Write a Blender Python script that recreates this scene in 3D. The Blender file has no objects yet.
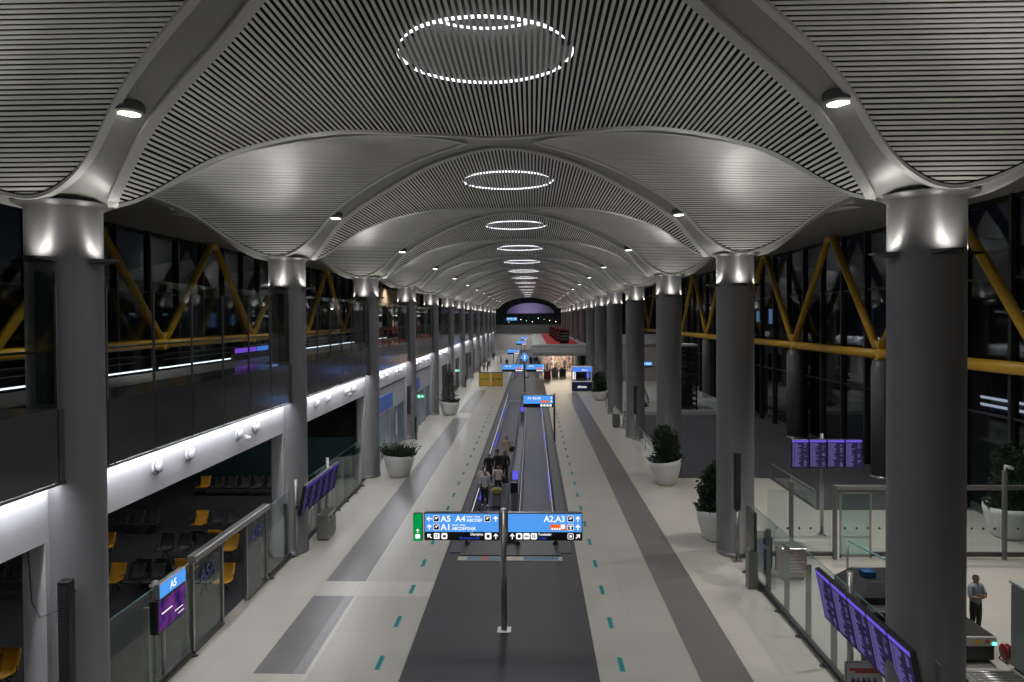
import bpy, math, random
from mathutils import Vector, Matrix
random.seed(7)
SC = bpy.context.scene
COL = SC.collection
PI = math.pi
S = 13.0
NB = 14
HX = 8.65
FX = 21.2
def D(k): return 14.05 + S * (k - 1)
ORD = ['zeroth', 'first', 'second', 'third', 'fourth', 'fifth', 'sixth', 'seventh', 'eighth', 'ninth', 'tenth', 'eleventh',
       'twelfth', 'thirteenth', 'fourteenth', 'fifteenth', 'sixteenth', 'seventeenth', 'eighteenth', 'nineteenth', 'twentieth',
       'twenty-first', 'twenty-second', 'twenty-third', 'twenty-fourth', 'twenty-fifth', 'twenty-sixth', 'twenty-seventh', 'twenty-eighth']

# ------------------------------------------------------------------ materials
MATS = {}
def mat(name, col, rough=0.5, metal=0.0, noise=0.06, scale=6.0, spec=0.5, emit=None, es=0.0):
    if name in MATS: return MATS[name]
    m = bpy.data.materials.new(name); m.use_nodes = True
    nt = m.node_tree; b = nt.nodes['Principled BSDF']
    b.inputs['Roughness'].default_value = rough
    b.inputs['Metallic'].default_value = metal
    b.inputs['Specular IOR Level'].default_value = spec
    c = (*col, 1.0)
    if noise > 0:
        tc = nt.nodes.new('ShaderNodeTexCoord'); nz = nt.nodes.new('ShaderNodeTexNoise')
        nz.inputs['Scale'].default_value = scale; nz.inputs['Detail'].default_value = 3
        mx = nt.nodes.new('ShaderNodeMix'); mx.data_type = 'RGBA'
        mx.inputs[6].default_value = tuple(v * (1 - noise) for v in col) + (1,)
        mx.inputs[7].default_value = tuple(min(1, v * (1 + noise)) for v in col) + (1,)
        nt.links.new(tc.outputs['Object'], nz.inputs['Vector'])
        nt.links.new(nz.outputs['Fac'], mx.inputs[0]); nt.links.new(mx.outputs[2], b.inputs['Base Color'])
    else:
        b.inputs['Base Color'].default_value = c
    if emit:
        b.inputs['Emission Color'].default_value = (*emit, 1); b.inputs['Emission Strength'].default_value = es
    MATS[name] = m
    return m
def glow(name, col, st):
    if name in MATS: return MATS[name]
    m = bpy.data.materials.new(name); m.use_nodes = True
    nt = m.node_tree; nt.nodes.clear()
    e = nt.nodes.new('ShaderNodeEmission'); o = nt.nodes.new('ShaderNodeOutputMaterial')
    e.inputs[0].default_value = (*col, 1); e.inputs[1].default_value = st
    nt.links.new(e.outputs[0], o.inputs[0]); MATS[name] = m
    return m
def glass(name, tint=(0.9, 0.94, 0.93), refl=0.08, rough=0.03):
    if name in MATS: return MATS[name]
    m = bpy.data.materials.new(name); m.use_nodes = True
    nt = m.node_tree; nt.nodes.clear()
    t = nt.nodes.new('ShaderNodeBsdfTransparent'); g = nt.nodes.new('ShaderNodeBsdfGlossy')
    mx = nt.nodes.new('ShaderNodeMixShader'); o = nt.nodes.new('ShaderNodeOutputMaterial')
    lw_ = nt.nodes.new('ShaderNodeLayerWeight'); lw_.inputs[0].default_value = 0.5
    pw = nt.nodes.new('ShaderNodeMath'); pw.operation = 'POWER'; pw.inputs[1].default_value = 4.0
    f = nt.nodes.new('ShaderNodeMath'); f.operation = 'MULTIPLY_ADD'; f.inputs[1].default_value = 0.55; f.inputs[2].default_value = refl * .4
    nt.links.new(lw_.outputs['Facing'], pw.inputs[0]); nt.links.new(pw.outputs[0], f.inputs[0])
    t.inputs[0].default_value = (*tint, 1); g.inputs['Roughness'].default_value = rough
    g.inputs[0].default_value = (0.9, 0.95, 0.95, 1)
    nt.links.new(f.outputs[0], mx.inputs[0]); nt.links.new(t.outputs[0], mx.inputs[1]); nt.links.new(g.outputs[0], mx.inputs[2])
    nt.links.new(mx.outputs[0], o.inputs[0]); MATS[name] = m
    return m
def tilemat(name, col, tile=1.25, rough=0.28, grout=0.8, var=0.05, offx=0.0, offy=0.0):
    m = bpy.data.materials.new(name); m.use_nodes = True
    nt = m.node_tree; b = nt.nodes['Principled BSDF']; N = nt.nodes.new; L = nt.links.new
    tc = N('ShaderNodeTexCoord'); mp = N('ShaderNodeMapping')
    mp.inputs['Location'].default_value = (offx, offy, 0)
    L(tc.outputs['Object'], mp.inputs[0])
    br = N('ShaderNodeTexBrick'); br.offset = 0.0; br.squash = 1.0
    br.inputs['Scale'].default_value = 1.0; br.inputs['Mortar Size'].default_value = 0.008
    br.inputs['Brick Width'].default_value = tile; br.inputs['Row Height'].default_value = tile
    br.inputs['Mortar Smooth'].default_value = 0.3
    br.inputs['Color1'].default_value = tuple(v * (1 - var) for v in col) + (1,)
    br.inputs['Color2'].default_value = tuple(min(1, v * (1 + var)) for v in col) + (1,)
    br.inputs['Mortar'].default_value = tuple(v * grout for v in col) + (1,)
    L(mp.outputs[0], br.inputs['Vector']); L(br.outputs['Color'], b.inputs['Base Color'])
    b.inputs['Roughness'].default_value = rough
    MATS[name] = m
    return m

M_tile = tilemat('pale_floor_tile', (0.50, 0.48, 0.43), var=0.03)
M_tile2 = tilemat('grey_beige_floor_tile', (0.40, 0.388, 0.352), var=0.03)
M_stripe = tilemat('taupe_stripe_tile', (0.17, 0.16, 0.16), var=0.05)
M_dark = tilemat('dark_strip_tile', (0.028, 0.027, 0.034), var=0.05, rough=0.55)
M_carpet = mat('dark_carpet', (0.045, 0.046, 0.052), 0.95, noise=0.25, scale=30, spec=0.1)
M_carpetR = mat('blue_grey_carpet', (0.075, 0.077, 0.088), 0.95, noise=0.15, scale=20, spec=0.1)
M_band = mat('ceiling_band_metal', (0.31, 0.31, 0.30), 0.36, 0.15, noise=0.03, scale=2)
M_trim = mat('ceiling_trim_metal', (0.58, 0.58, 0.565), 0.4, 0.1, noise=0.02)
M_slat = mat('ceiling_slat_metal', (0.78, 0.78, 0.75), 0.45, 0.08, noise=0.03)
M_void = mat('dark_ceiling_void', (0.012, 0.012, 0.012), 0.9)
M_column = mat('column_paint', (0.115, 0.113, 0.119), 0.38, 0.0, noise=0.02, scale=1)
M_white = mat('white_wall_paint', (0.44, 0.435, 0.455), 0.5, noise=0.02)
M_fascia = mat('dark_glossy_fascia', (0.035, 0.036, 0.04), 0.12, noise=0.1, spec=0.6)
M_black = mat('black_plastic', (0.012, 0.012, 0.014), 0.4, noise=0.1)
M_steel = mat('brushed_steel', (0.35, 0.35, 0.34), 0.3, 0.8, noise=0.08, scale=20)
M_dsteel = mat('dark_steel', (0.10, 0.10, 0.105), 0.35, 0.6, noise=0.1)
M_post = mat('grey_green_post', (0.17, 0.175, 0.165), 0.4, 0.4)
M_yellow = mat('yellow_truss_paint', (0.55, 0.32, 0.025), 0.4, noise=0.06)
M_seaty = mat('yellow_seat', (0.70, 0.36, 0.02), 0.5)
M_seatd = mat('dark_seat', (0.035, 0.036, 0.04), 0.5)
M_glass = glass('clear_glass', (0.90, 0.935, 0.925), 0.09)
M_glassd = glass('dark_facade_glass', (0.72, 0.75, 0.78), 0.1)
M_gedge = mat('glass_edge_green', (0.12, 0.30, 0.30), 0.2, noise=0.0)
M_pot = mat('white_planter', (0.62, 0.62, 0.62), 0.4, noise=0.02)
M_soil = mat('soil', (0.03, 0.022, 0.015), 0.95, noise=0.3)
M_leaf = mat('dark_leaf', (0.013, 0.034, 0.013), 0.5, noise=0.4, scale=3)
M_stem = mat('stem_bark', (0.06, 0.04, 0.025), 0.8)
M_led = glow('led_white', (0.93, 0.95, 1.0), 48.0)
M_ring = glow('led_ring_white', (0.95, 0.95, 1.0), 3.0)
M_lamp = glow('lamp_disc', (1.0, 0.97, 0.88), 9.0)
M_up = glow('uplight_lens', (1.0, 0.97, 0.88), 40.0)
M_hall = mat('walkway_dark_metal', (0.055, 0.055, 0.07), 0.45, 0.3)
M_ralloy = mat('walkway_pallet', (0.055, 0.055, 0.085), 0.45, 0.3)
M_land = mat('landing_plate_metal', (0.09, 0.09, 0.0902), 0.5, 0.4)
M_rubber = mat('black_rubber', (0.015, 0.015, 0.016), 0.5)
M_sblue = glow('sign_blue', (0.09, 0.36, 0.95), 0.95)
M_sblack = mat('sign_black', (0.008, 0.008, 0.012), 0.3)
M_swhite = glow('sign_white', (1, 1, 1), 1.1)
M_sgreen = glow('sign_green', (0.0, 0.38, 0.08), 0.8)
M_sorange = glow('sign_orange', (0.95, 0.16, 0.02), 0.9)
M_stblue = glow('sign_text_blue', (0.05, 0.10, 0.75), 0.7)
M_scrp = glow('screen_purple', (0.05, 0.04, 0.11), 0.42)
M_scrbar = glow('screen_purple_bar', (0.20, 0.12, 0.85), 0.75)
M_scrtxt = glow('screen_row_text', (0.35, 0.30, 0.90), 0.38)
M_cyan = mat('cyan_sticker', (0.0, 0.27, 0.30), 0.5, noise=0.1)
M_cyand = mat('sticker_lettering', (0.0, 0.10, 0.14), 0.6)
M_hoard = mat('yellow_hoarding', (0.52, 0.30, 0.03), 0.6, noise=0.15)
M_hgreen = mat('hoarding_green', (0.05, 0.22, 0.05), 0.6)
M_red = mat('red_carpet', (0.45, 0.02, 0.02), 0.9, noise=0.1)
M_redk = mat('red_booth', (0.12, 0.006, 0.01), 0.4)
M_skin = mat('skin', (0.30, 0.155, 0.105), 0.55, noise=0.05)
M_hair = mat('dark_hair', (0.015, 0.01, 0.008), 0.6)

# ------------------------------------------------------------------ geometry
class G:
    def __init__(s): s.v = []; s.f = []; s.m = []; s.sm = []
    def add(s, vs, fs, m=0, smooth=False):
        o = len(s.v); s.v += [tuple(p) for p in vs]
        for f in fs: s.f.append(tuple(i + o for i in f)); s.m.append(m); s.sm.append(smooth)
        return s
    def box(s, x0, x1, y0, y1, z0, z1, m=0):
        return s.add([(x0, y0, z0), (x1, y0, z0), (x1, y1, z0), (x0, y1, z0), (x0, y0, z1), (x1, y0, z1), (x1, y1, z1), (x0, y1, z1)],
              [(3, 2, 1, 0), (4, 5, 6, 7), (0, 1, 5, 4), (1, 2, 6, 5), (2, 3, 7, 6), (3, 0, 4, 7)], m)
    def bbox(s, x0, x1, y0, y1, z0, z1, b=0.02, m=0):          # chamfered box
        b = min(b, (x1 - x0) / 2.5, (y1 - y0) / 2.5, (z1 - z0) / 2.5)
        def ring(x0, x1, y0, y1, z):
            return [(x0 + b, y0, z), (x1 - b, y0, z), (x1, y0 + b, z), (x1, y1 - b, z), (x1 - b, y1, z), (x0 + b, y1, z), (x0, y1 - b, z), (x0, y0 + b, z)]
        rs = [ring(x0 + b, x1 - b, y0 + b, y1 - b, z0), ring(x0, x1, y0, y1, z0 + b), ring(x0, x1, y0, y1, z1 - b), ring(x0 + b, x1 - b, y0 + b, y1 - b, z1)]
        vs = sum(rs, []); fs = [tuple(range(7, -1, -1)), tuple(range(24, 32))]
        for r in range(3):
            for i in range(8):
                j = (i + 1) % 8; fs.append((r * 8 + i, r * 8 + j, r * 8 + 8 + j, r * 8 + 8 + i))
        return s.add(vs, fs, m)
    def tube(s, p, q, r, r2=None, n=10, m=0, smooth=True):
        p = Vector(p); q = Vector(q); r2 = r if r2 is None else r2
        d = (q - p).normalized(); a = Vector((0, 0, 1)) if abs(d.z) < 0.95 else Vector((1, 0, 0))
        u = d.cross(a).normalized(); w = d.cross(u)
        vs = []
        for i in range(n):
            t = 2 * PI * i / n; e = u * math.cos(t) + w * math.sin(t)
            vs.append(p + e * r); vs.append(q + e * r2)
        fs = [(2 * i, 2 * i + 1, (2 * i + 3) % (2 * n), (2 * i + 2) % (2 * n)) for i in range(n)]
        s.add(vs, fs, m, smooth)
        o = len(s.v) - 2 * n
        s.f.append(tuple(o + 2 * i for i in range(n))); s.m.append(m); s.sm.append(False)
        s.f.append(tuple(o + 2 * i + 1 for i in range(n - 1, -1, -1))); s.m.append(m); s.sm.append(False)
        return s
    def path(s, pts, r, n=8, m=0):
        pts = [Vector(p) for p in pts]; vs = []; N = len(pts)
        for k, p in enumerate(pts):
            d = (pts[min(k + 1, N - 1)] - pts[max(k - 1, 0)]).normalized()
            a = Vector((0, 0, 1)) if abs(d.z) < 0.95 else Vector((1, 0, 0))
            u = d.cross(a).normalized(); w = d.cross(u)
            for i in range(n):
                t = 2 * PI * i / n; vs.append(p + (u * math.cos(t) + w * math.sin(t)) * r)
        fs = [(k * n + i, k * n + n + i, k * n + n + (i + 1) % n, k * n + (i + 1) % n) for k in range(N - 1) for i in range(n)]
        return s.add(vs, fs, m, True)
    def lathe(s, prof, c=(0, 0, 0), n=24, m=0, fn=None, smooth=True, closed=False):
        vs = []
        for (r, z) in prof:
            for i in range(n):
                t = 2 * PI * i / n; p = (r * math.cos(t), r * math.sin(t), z)
                if fn: p = fn(*p)
                vs.append((p[0] + c[0], p[1] + c[1], p[2] + c[2]))
        k = len(prof); fs = []
        for a in range(k - 1):
            for i in range(n):
                j = (i + 1) % n; fs.append((a * n + i, a * n + j, a * n + n + j, a * n + n + i))
        if closed: fs.append(tuple(range(n - 1, -1, -1))); fs.append(tuple((k - 1) * n + i for i in range(n)))
        return s.add(vs, fs, m, smooth)
    def prism(s, poly, z0, z1, m=0):                            # poly in xy
        n = len(poly)
        vs = [(x, y, z0) for x, y in poly] + [(x, y, z1) for x, y in poly]
        fs = [tuple(range(n - 1, -1, -1)), tuple(range(n, 2 * n))] + [(i, (i + 1) % n, n + (i + 1) % n, n + i) for i in range(n)]
        return s.add(vs, fs, m)
    def yprism(s, poly, y0, y1, m=0):                           # poly in xz, facing -y
        n = len(poly)
        vs = [(x, y0, z) for x, z in poly] + [(x, y1, z) for x, z in poly]
        fs = [tuple(range(n)), tuple(range(2 * n - 1, n - 1, -1))] + [(i, n + i, n + (i + 1) % n, (i + 1) % n) for i in range(n)]
        return s.add(vs, fs, m)
    def xf(s, mtx):
        s.v = [tuple(mtx @ Vector(p)) for p in s.v]; return s
    def build(s, name, mats, parent=None, loc=None, rz=0):
        me = bpy.data.meshes.new(name); me.from_pydata(s.v, [], s.f)
        if not isinstance(mats, (list, tuple)): mats = [mats]
        for a in mats: me.materials.append(a)
        me.polygons.foreach_set('material_index', s.m); me.polygons.foreach_set('use_smooth', s.sm)
        me.update()
        o = bpy.data.objects.new(name, me); COL.objects.link(o)
        if parent: o.parent = parent; KIDS.setdefault(parent.name, []).append(o)
        if loc: o.location = loc
        if rz: o.rotation_euler = (0, 0, rz)
        return o
def tag(o, label=None, cat=None, group=None, kind=None):
    if label: o['label'] = label
    if cat: o['category'] = cat
    if group: o['group'] = group
    if kind: o['kind'] = kind
    return o
def thing(name, label, cat, loc=(0, 0, 0), rz=0, group=None):
    o = bpy.data.objects.new(name, None); COL.objects.link(o); o.location = loc; o.rotation_euler = (0, 0, rz)
    o.empty_display_size = 0.2
    return tag(o, label, cat, group)
def struct(o): o['kind'] = 'structure'; return o
def dup(root, loc=None, rz=None, label=None, group=None):
    def rec(o, par):
        c = o.copy(); COL.objects.link(c)
        if par: c.parent = par
        for ch in KIDS.get(o.name, []): rec(ch, c)
        return c
    r = rec(root, None)
    if loc is not None: r.location = loc
    if rz is not None: r.rotation_euler = (0, 0, rz)
    if label: r['label'] = label
    if group: r['group'] = group
    return r
KIDS = {}
def text(name, s, size, loc, mtl, parent, rot=(PI / 2, 0, 0), align='LEFT', ext=0.002, sx=1.0):
    c = bpy.data.curves.new(name, 'FONT'); c.body = s; c.size = size; c.align_x = align; c.extrude = ext
    c.offset = size * 0.012; c.resolution_u = 3
    o = bpy.data.objects.new('tmp_text', c); COL.objects.link(o)
    dg = bpy.context.evaluated_depsgraph_get(); me = bpy.data.meshes.new_from_object(o.evaluated_get(dg))
    bpy.data.objects.remove(o); me.name = name; me.materials.clear(); me.materials.append(mtl)
    o = bpy.data.objects.new(name, me); COL.objects.link(o); o.parent = parent; KIDS.setdefault(parent.name, []).append(o)
    o.location = loc; o.rotation_euler = rot; o.scale = (sx, 1, 1)
    return o
def lerp_tab(tab, x):
    if x <= tab[0][0]: return tab[0][1]
    for i in range(len(tab) - 1):
        (x0, y0), (x1, y1) = tab[i], tab[i + 1]
        if x <= x1:
            def sl(j):
                if j <= 0 or j >= len(tab) - 1:
                    a, b = (tab[0], tab[1]) if j <= 0 else (tab[-2], tab[-1])
                    return (b[1] - a[1]) / (b[0] - a[0])
                return (tab[j + 1][1] - tab[j - 1][1]) / (tab[j + 1][0] - tab[j - 1][0])
            h = x1 - x0; t = (x - x0) / h; m0, m1 = sl(i) * h, sl(i + 1) * h
            return (2*t**3-3*t**2+1)*y0 + (t**3-2*t**2+t)*m0 + (-2*t**3+3*t**2)*y1 + (t**3-t**2)*m1
    return tab[-1][1]

# ------------------------------------------------------------------ ceiling (cross vaults)
ZA = [(-1.94, 13.95), (0, 14.1), (1.94, 13.95), (3.94, 13.5), (5.94, 12.62), (7.2, 11.55), (7.6, 11.32), (8.65, 11.2), (9.7, 11.32)]
ZB = [(-.7, 11.2), (0.0, 11.16), (0.7, 11.24), (1.35, 11.92), (2.3, 12.9), (3.9, 13.68), (5.2, 14.0), (6.5, 14.1), (7.8, 14.0)]
LW = [(-1.94, 4.85), (0, 5.9), (1.94, 4.85), (3.94, 2.9), (5.94, 1.4), (7.0, 0.62), (7.35, 0.3), (7.55, 0.0)]
BW = [(0, 6.5), (1.0, 6.5), (1.3, 6.15), (1.94, 5.6), (3.94, 3.9), (5.94, 2.3), (7.2, 1.35), (8.0, 0.98), (8.65, 0.85), (9.3, 0.98)]
def fold(x):
    t = abs(x)
    if t > HX: t = max(0, 2 * HX - t)
    return t
def zA(x): return lerp_tab(ZA, fold(x))
def zB(y): return lerp_tab(ZB, y)
def lw(x):
    t = fold(x); return 0.0 if t >= 7.55 else max(0, lerp_tab(LW, t))
def bw(x):
    t = fold(x); return 6.5 if t < 1.0 else min(6.5, lerp_tab(BW, t))
def make_band():
    g = G(); N = 212; MS = 5
    xs = [-FX + 2 * FX * i / N for i in range(N + 1)]
    for sg in (1, -1):
        vs = []
        for x in xs:
            a, b = lw(x), bw(x); za, zb = zA(x), zB(b)
            for j in range(MS + 1):
                t = j / MS; vs.append((x, sg * (a + (b - a) * t), za + (zb - za) * t + 0.02))
        fs = []
        for i in range(N):
            for j in range(MS):
                q = (i * (MS + 1) + j, i * (MS + 1) + j + 1, (i + 1) * (MS + 1) + j + 1, (i + 1) * (MS + 1) + j)
                fs.append(q if sg > 0 else q[::-1])
        g.add(vs, fs, 0, True)
    # plain soffit in the outer vaults, between the column row and the facade
    for sd in (-1, 1):
        vs = []; n = 0
        ys = 10
        xo = [x for x in xs if sd * x > 2 * HX - 7.55]
        for x in xo:
            for j in range(ys + 1): vs.append((x, lw(x) * (2 * j / ys - 1), zA(x) + 0.02))
        fs = [(i * (ys + 1) + j, i * (ys + 1) + j + 1, (i + 1) * (ys + 1) + j + 1, (i + 1) * (ys + 1) + j) for i in range(len(xo) - 1) for j in range(ys)]
        g.add(vs, fs, 0, True)
    return g
def ribbon(g, pts, w, h, m=0):                                   # frame strip along pts (rectangular section)
    vs = []; n = len(pts)
    for i, p in enumerate(pts):
        p = Vector(p); d = (Vector(pts[(i + 1) % n]) - Vector(pts[i - 1])); d.z = 0
        d = d.normalized() if d.length > 1e-6 else Vector((1, 0, 0)); nrm = Vector((-d.y, d.x, 0))
        for a, b in ((-w / 2, 0), (w / 2, 0), (w / 2, h), (-w / 2, h)): vs.append(p + nrm * a + Vector((0, 0, b)))
    fs = []
    for i in range(n):
        j = (i + 1) % n
        for q in range(4): fs.append((i * 4 + q, i * 4 + (q + 1) % 4, j * 4 + (q + 1) % 4, j * 4 + q))
    g.add(vs, fs, m, False)
lens_loop = [(-7.55 + 15.1 * i / 96, -lw(-7.55 + 15.1 * i / 96), 0) for i in range(97)] + [(7.55 - 15.1 * i / 96, lw(7.55 - 15.1 * i / 96), 0) for i in range(1, 96)]
lens_loop = [(x, y, zA(x) - 0.05) for x, y, _ in lens_loop]
def along(fn, u0, u1, pitch):                                    # points at equal spacing along the curve z = fn(u)
    N = 2000; pts = []; acc = pitch / 2; pu, pz = u0, fn(u0)
    for i in range(1, N + 1):
        u = u0 + (u1 - u0) * i / N; z = fn(u); acc += math.hypot(u - pu, z - pz)
        if acc >= pitch:
            acc -= pitch; sl = (fn(u + .02) - fn(u - .02)) / .04; c = 1 / math.hypot(1, sl); pts.append((u, z, c, sl * c))
        pu, pz = u, z
    return pts
def slat_bar(g, axis, u, z, cu, cz, w, t, a, b):
    h = w / 2; q = [(-h, 0), (h, 0), (h, t), (-h, t)]
    cs = [(u + p * cu - n * cz, z + p * cz + n * cu) for p, n in q]
    if axis == 'y': vs = [(x, a, zz) for x, zz in cs] + [(x, b, zz) for x, zz in cs]
    else: vs = [(a, y, zz) for y, zz in cs] + [(b, y, zz) for y, zz in cs]
    f = [(0, 1, 2, 3), (7, 6, 5, 4), (0, 4, 5, 1), (1, 5, 6, 2), (2, 6, 7, 3), (3, 7, 4, 0)]
    g.add(vs, f if axis == 'x' else [q_[::-1] for q_ in f])
def make_lens():
    g = G()
    for (x, z, cu, cz) in along(zA, -7.45, 7.45, .112):
        w = lw(x)
        if w > 0.1: slat_bar(g, 'y', x, z, cu, cz, .056, .012, -w, w)
    return g
def make_lens_back():
    g = G(); nx = 60; ny = 24; vs = []
    for i in range(nx + 1):
        x = -7.5 + 15 * i / nx
        for j in range(ny + 1): vs.append((x, lw(x) * (2 * j / ny - 1), zA(x) + .22))
    fs = []
    for i in range(nx):
        for j in range(ny):
            q = (i * (ny + 1) + j, i * (ny + 1) + j + 1, (i + 1) * (ny + 1) + j + 1, (i + 1) * (ny + 1) + j)
            cx = sum(vs[a][0] for a in q) / 4; cy = sum(vs[a][1] for a in q) / 4
            if cx * cx + cy * cy > 1.66 ** 2: fs.append(q)
    g.add(vs, fs, 0, True); return g
def make_side_back(sg):
    g = G(); n = 64; vs = []
    for i in range(n + 1):
        y = .9 + (S - 1.8) * i / n; d = min(y, S - y); xi = side_in(d) or HX; b = min(2 * HX - xi, FX)
        for x in (xi, b): vs.append((sg * x, y, zB(d) + .22))
    g.add(vs, [(2 * i, 2 * i + 1, 2 * i + 3, 2 * i + 2) for i in range(n)], 0, True); return g
def make_lens_trim():
    g = G(); ribbon(g, lens_loop, 0.2, 0.07); ribbon(g, [(x, y, z + .075) for x, y, z in lens_loop], 0.18, 0.2, 1); return g
def side_in(y):                                                   # inner x where the side panel starts at distance y from column line
    lo, hi = 1.0, HX
    if bw(hi) >= y: return None
    for _ in range(40):
        mid = (lo + hi) / 2
        if bw(mid) > y: lo = mid
        else: hi = mid
    return hi
def make_side(sg):
    g = G()
    for (y, z, cu, cz) in along(lambda v: zB(min(v, S - v)), .9, S - .9, .1):
        d = min(y, S - y); xi = side_in(d)
        if xi is None: continue
        a, b = xi, min(2 * HX - xi, FX)
        if sg < 0: a, b = -b, -a
        slat_bar(g, 'x', y, z, cu, cz, .060, .012, a, b)
    return g
def make_side_trim(sg):
    g = G(); pts = []
    n = 60
    xi = [1.0 + (HX - 1.0) * i / n for i in range(n + 1)]; xs = xi + [2 * HX - x for x in xi[::-1][1:]]
    lo = [(x, bw(x)) for x in xs]
    loop = lo + [(x, S - y) for x, y in lo[::-1]]
    loop = [(sg * x, y, zB(min(y, S - y)) - 0.04) for x, y in loop]
    ribbon(g, loop, 0.14, 0.07); ribbon(g, [(x, y, z + .075) for x, y, z in loop], 0.12, 0.19, 1); return g
def make_ring():
    return
band = make_band(); lens = make_lens(); ltrim = make_lens_trim()
bo = lo_ = lt = None
protoB = {}
for k in range(0, NB):
    if k == 0:
        bo = struct(band.build('ceiling', M_band)); lo_ = struct(lens.build('ceiling_slat_panel', M_slat)); lt = struct(ltrim.build('ceiling_panel_rim', [M_trim, M_void])); lk = struct(make_lens_back().build('ceiling_backing', M_void))
        objs = [bo, lo_, lt, lk]
    else:
        objs = []
        for o in (bo, lo_, lt, lk):
            c = o.copy(); COL.objects.link(c); objs.append(c)
    for o in objs: o.location = (0, D(k), 0)
for k in range(0, NB - 1):
    for sg in (-1, 1):
        if k == 0:
            protoB[sg] = (struct(make_side(sg).build('ceiling_side_slat_panel', M_slat)), struct(make_side_trim(sg).build('ceiling_side_rim', [M_trim, M_void])), struct(make_side_back(sg).build('ceiling_side_backing', M_void)))
            objs = protoB[sg]
        else:
            objs = []
            for o in protoB[sg]:
                c = o.copy(); COL.objects.link(c); objs.append(c)
        for o in objs: o.location = (0, D(k), 0)
YE = D(NB - 1) + 6.5
struct(G().box(-FX - .3, FX + .3, -6, YE + 40, 16.2, 16.5).build('roof', M_void))

# ring lights in the lens panels
def ring_torus(R, r, z, m):
    g = G(); n = 72; g.path([(R * math.cos(2 * PI * i / n), R * math.sin(2 * PI * i / n), z) for i in range(n + 1)], r, 8); return g
ring0 = None
for k in range(1, NB):
    lab = 'round skylight drum with white LED ring in the %s slatted vault' % ORD[k]
    if ring0 is None:
        ring0 = thing('ring_light', lab, 'ring light', (0, D(k), 14.45), 0, 'LED ring lights in the vaults')
        g = G(); g.lathe([(1.78, -.12), (1.76, 1.2), (1.7, 1.3), (0.0, 1.3)], n=48); g.build('drum', mat('drum_grey', (.16, .16, .155), .5), ring0)
        ring_torus(1.72, 0.03, -0.2, 0).build('led_ring', M_ring, ring0)
        ring_torus(1.6, 0.028, 0.95, 0).build('led_ring', M_ring, ring0)
    else: dup(ring0, (0, D(k), 14.45), label=lab)

# ------------------------------------------------------------------ columns
def make_column(label, loc):
    t = thing('column', label, 'column', loc, 0, 'round grey hall columns')
    g = G(); g.lathe([(0.72, 0), (0.72, 0.18), (0.69, 0.19), (0.69, 11.24), (0.9, 11.34)], n=48); g.build('shaft', M_column, t)
    g = G(); g.lathe([(0.725, 0), (0.725, 0.16), (0.70, 0.17)], n=48); g.build('base_ring', M_steel, t)
    for a in (0, PI / 2, PI, 3 * PI / 2):
        g = G(); vs = [(0.68, -0.30, 0.0), (1.05, -0.13, 0.06), (1.05, 0.13, 0.06), (0.68, 0.30, 0.0), (0.68, -0.30, 0.09), (1.05, -0.13, 0.09), (1.05, 0.13, 0.09), (0.68, 0.30, 0.09)]
        g.add(vs, [(3, 2, 1, 0), (4, 5, 6, 7), (0, 1, 5, 4), (1, 2, 6, 5), (2, 3, 7, 6), (3, 0, 4, 7)])
        g.add([(0.80, -0.17, 0.0902), (1.03, -0.11, 0.0902), (1.03, 0.11, 0.0902), (0.80, 0.17, 0.0902)], [(0, 1, 2, 3)], 1)
        o = g.build('uplight', [M_black, M_up], t); o.location = (0, 0, 10.14); o.rotation_euler = (0, 0, a)
    return t
col0 = None
for k in range(1, NB):
    for sg, sd in ((-1, 'left'), (1, 'right')):
        lab = '%s round grey column from the front in the %s row' % (ORD[k], sd)
        x = -8.56 if sg < 0 else 8.62
        if col0 is None: col0 = make_column(lab, (x, D(k), 0))
        else: dup(col0, (x, D(k), 0), label=lab)

# ------------------------------------------------------------------ downlights on the arch bands
dl0 = None
SPOTS = []
for k in range(1, NB):
    for sg, sd in ((-1, 'left'), (1, 'right')):
        x = sg * 6.15; y = D(k) - 1.82; z = 12.76
        lab = 'recessed downlight on the %s arch band, %s from the front' % (sd, ORD[k])
        if dl0 is None:
            dl0 = thing('downlight', lab, 'downlight', (x, y, z), 0, 'downlights on the arch bands')
            g = G(); g.lathe([(0.27, 0.12), (0.27, -0.10), (0.235, -0.12), (0.22, -0.10), (0.19, -.02)], n=24); g.build('housing', M_dsteel, dl0)
            g = G(); g.lathe([(0.0, 0.0), (0.19, 0.0)], n=24); o = g.build('lamp', M_lamp, dl0); o.location = (0, 0, -0.15)
            g = G(); g.lathe([(0.225, -0.105), (0.205, -0.13), (0.19, -0.14)], n=24); g.build('reflector', M_trim, dl0)
        else: dup(dl0, (x, y, z), label=lab)
        SPOTS.append((x, y, z - 0.25))
sd0 = None
n_ = {-1: 0, 1: 0}
for k in range(0, 7):
    for sg, sd in ((-1, 'left'), (1, 'right')):
        for (dx, dy) in ((9.4, 5.2), (12.6, 12.2)):
            x = sg * dx; y = D(k) + dy; d = min(dy, S - dy)
            z = (zB(d) if d > bw(x) else zA(x)) - 0.02
            n_[sg] += 1
            lab = 'small round spotlight in the %s ceiling slats, %s from the front' % (sd, ORD[n_[sg]])
            if sd0 is None:
                sd0 = thing('ceiling_spotlight', lab, 'spotlight', (x, y, z), 0, 'small spotlights in the side vaults')
                g = G(); g.lathe([(0.11, 0.06), (0.11, -0.05), (0.085, -0.06), (0.07, 0.02)], n=16); g.build('housing', M_trim, sd0)
                g = G(); g.lathe([(0.0, 0.0), (0.08, 0.0)], n=16); o = g.build('lamp', M_lamp, sd0); o.location = (0, 0, -0.03)
            else: dup(sd0, (x, y, z), label=lab)

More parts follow.
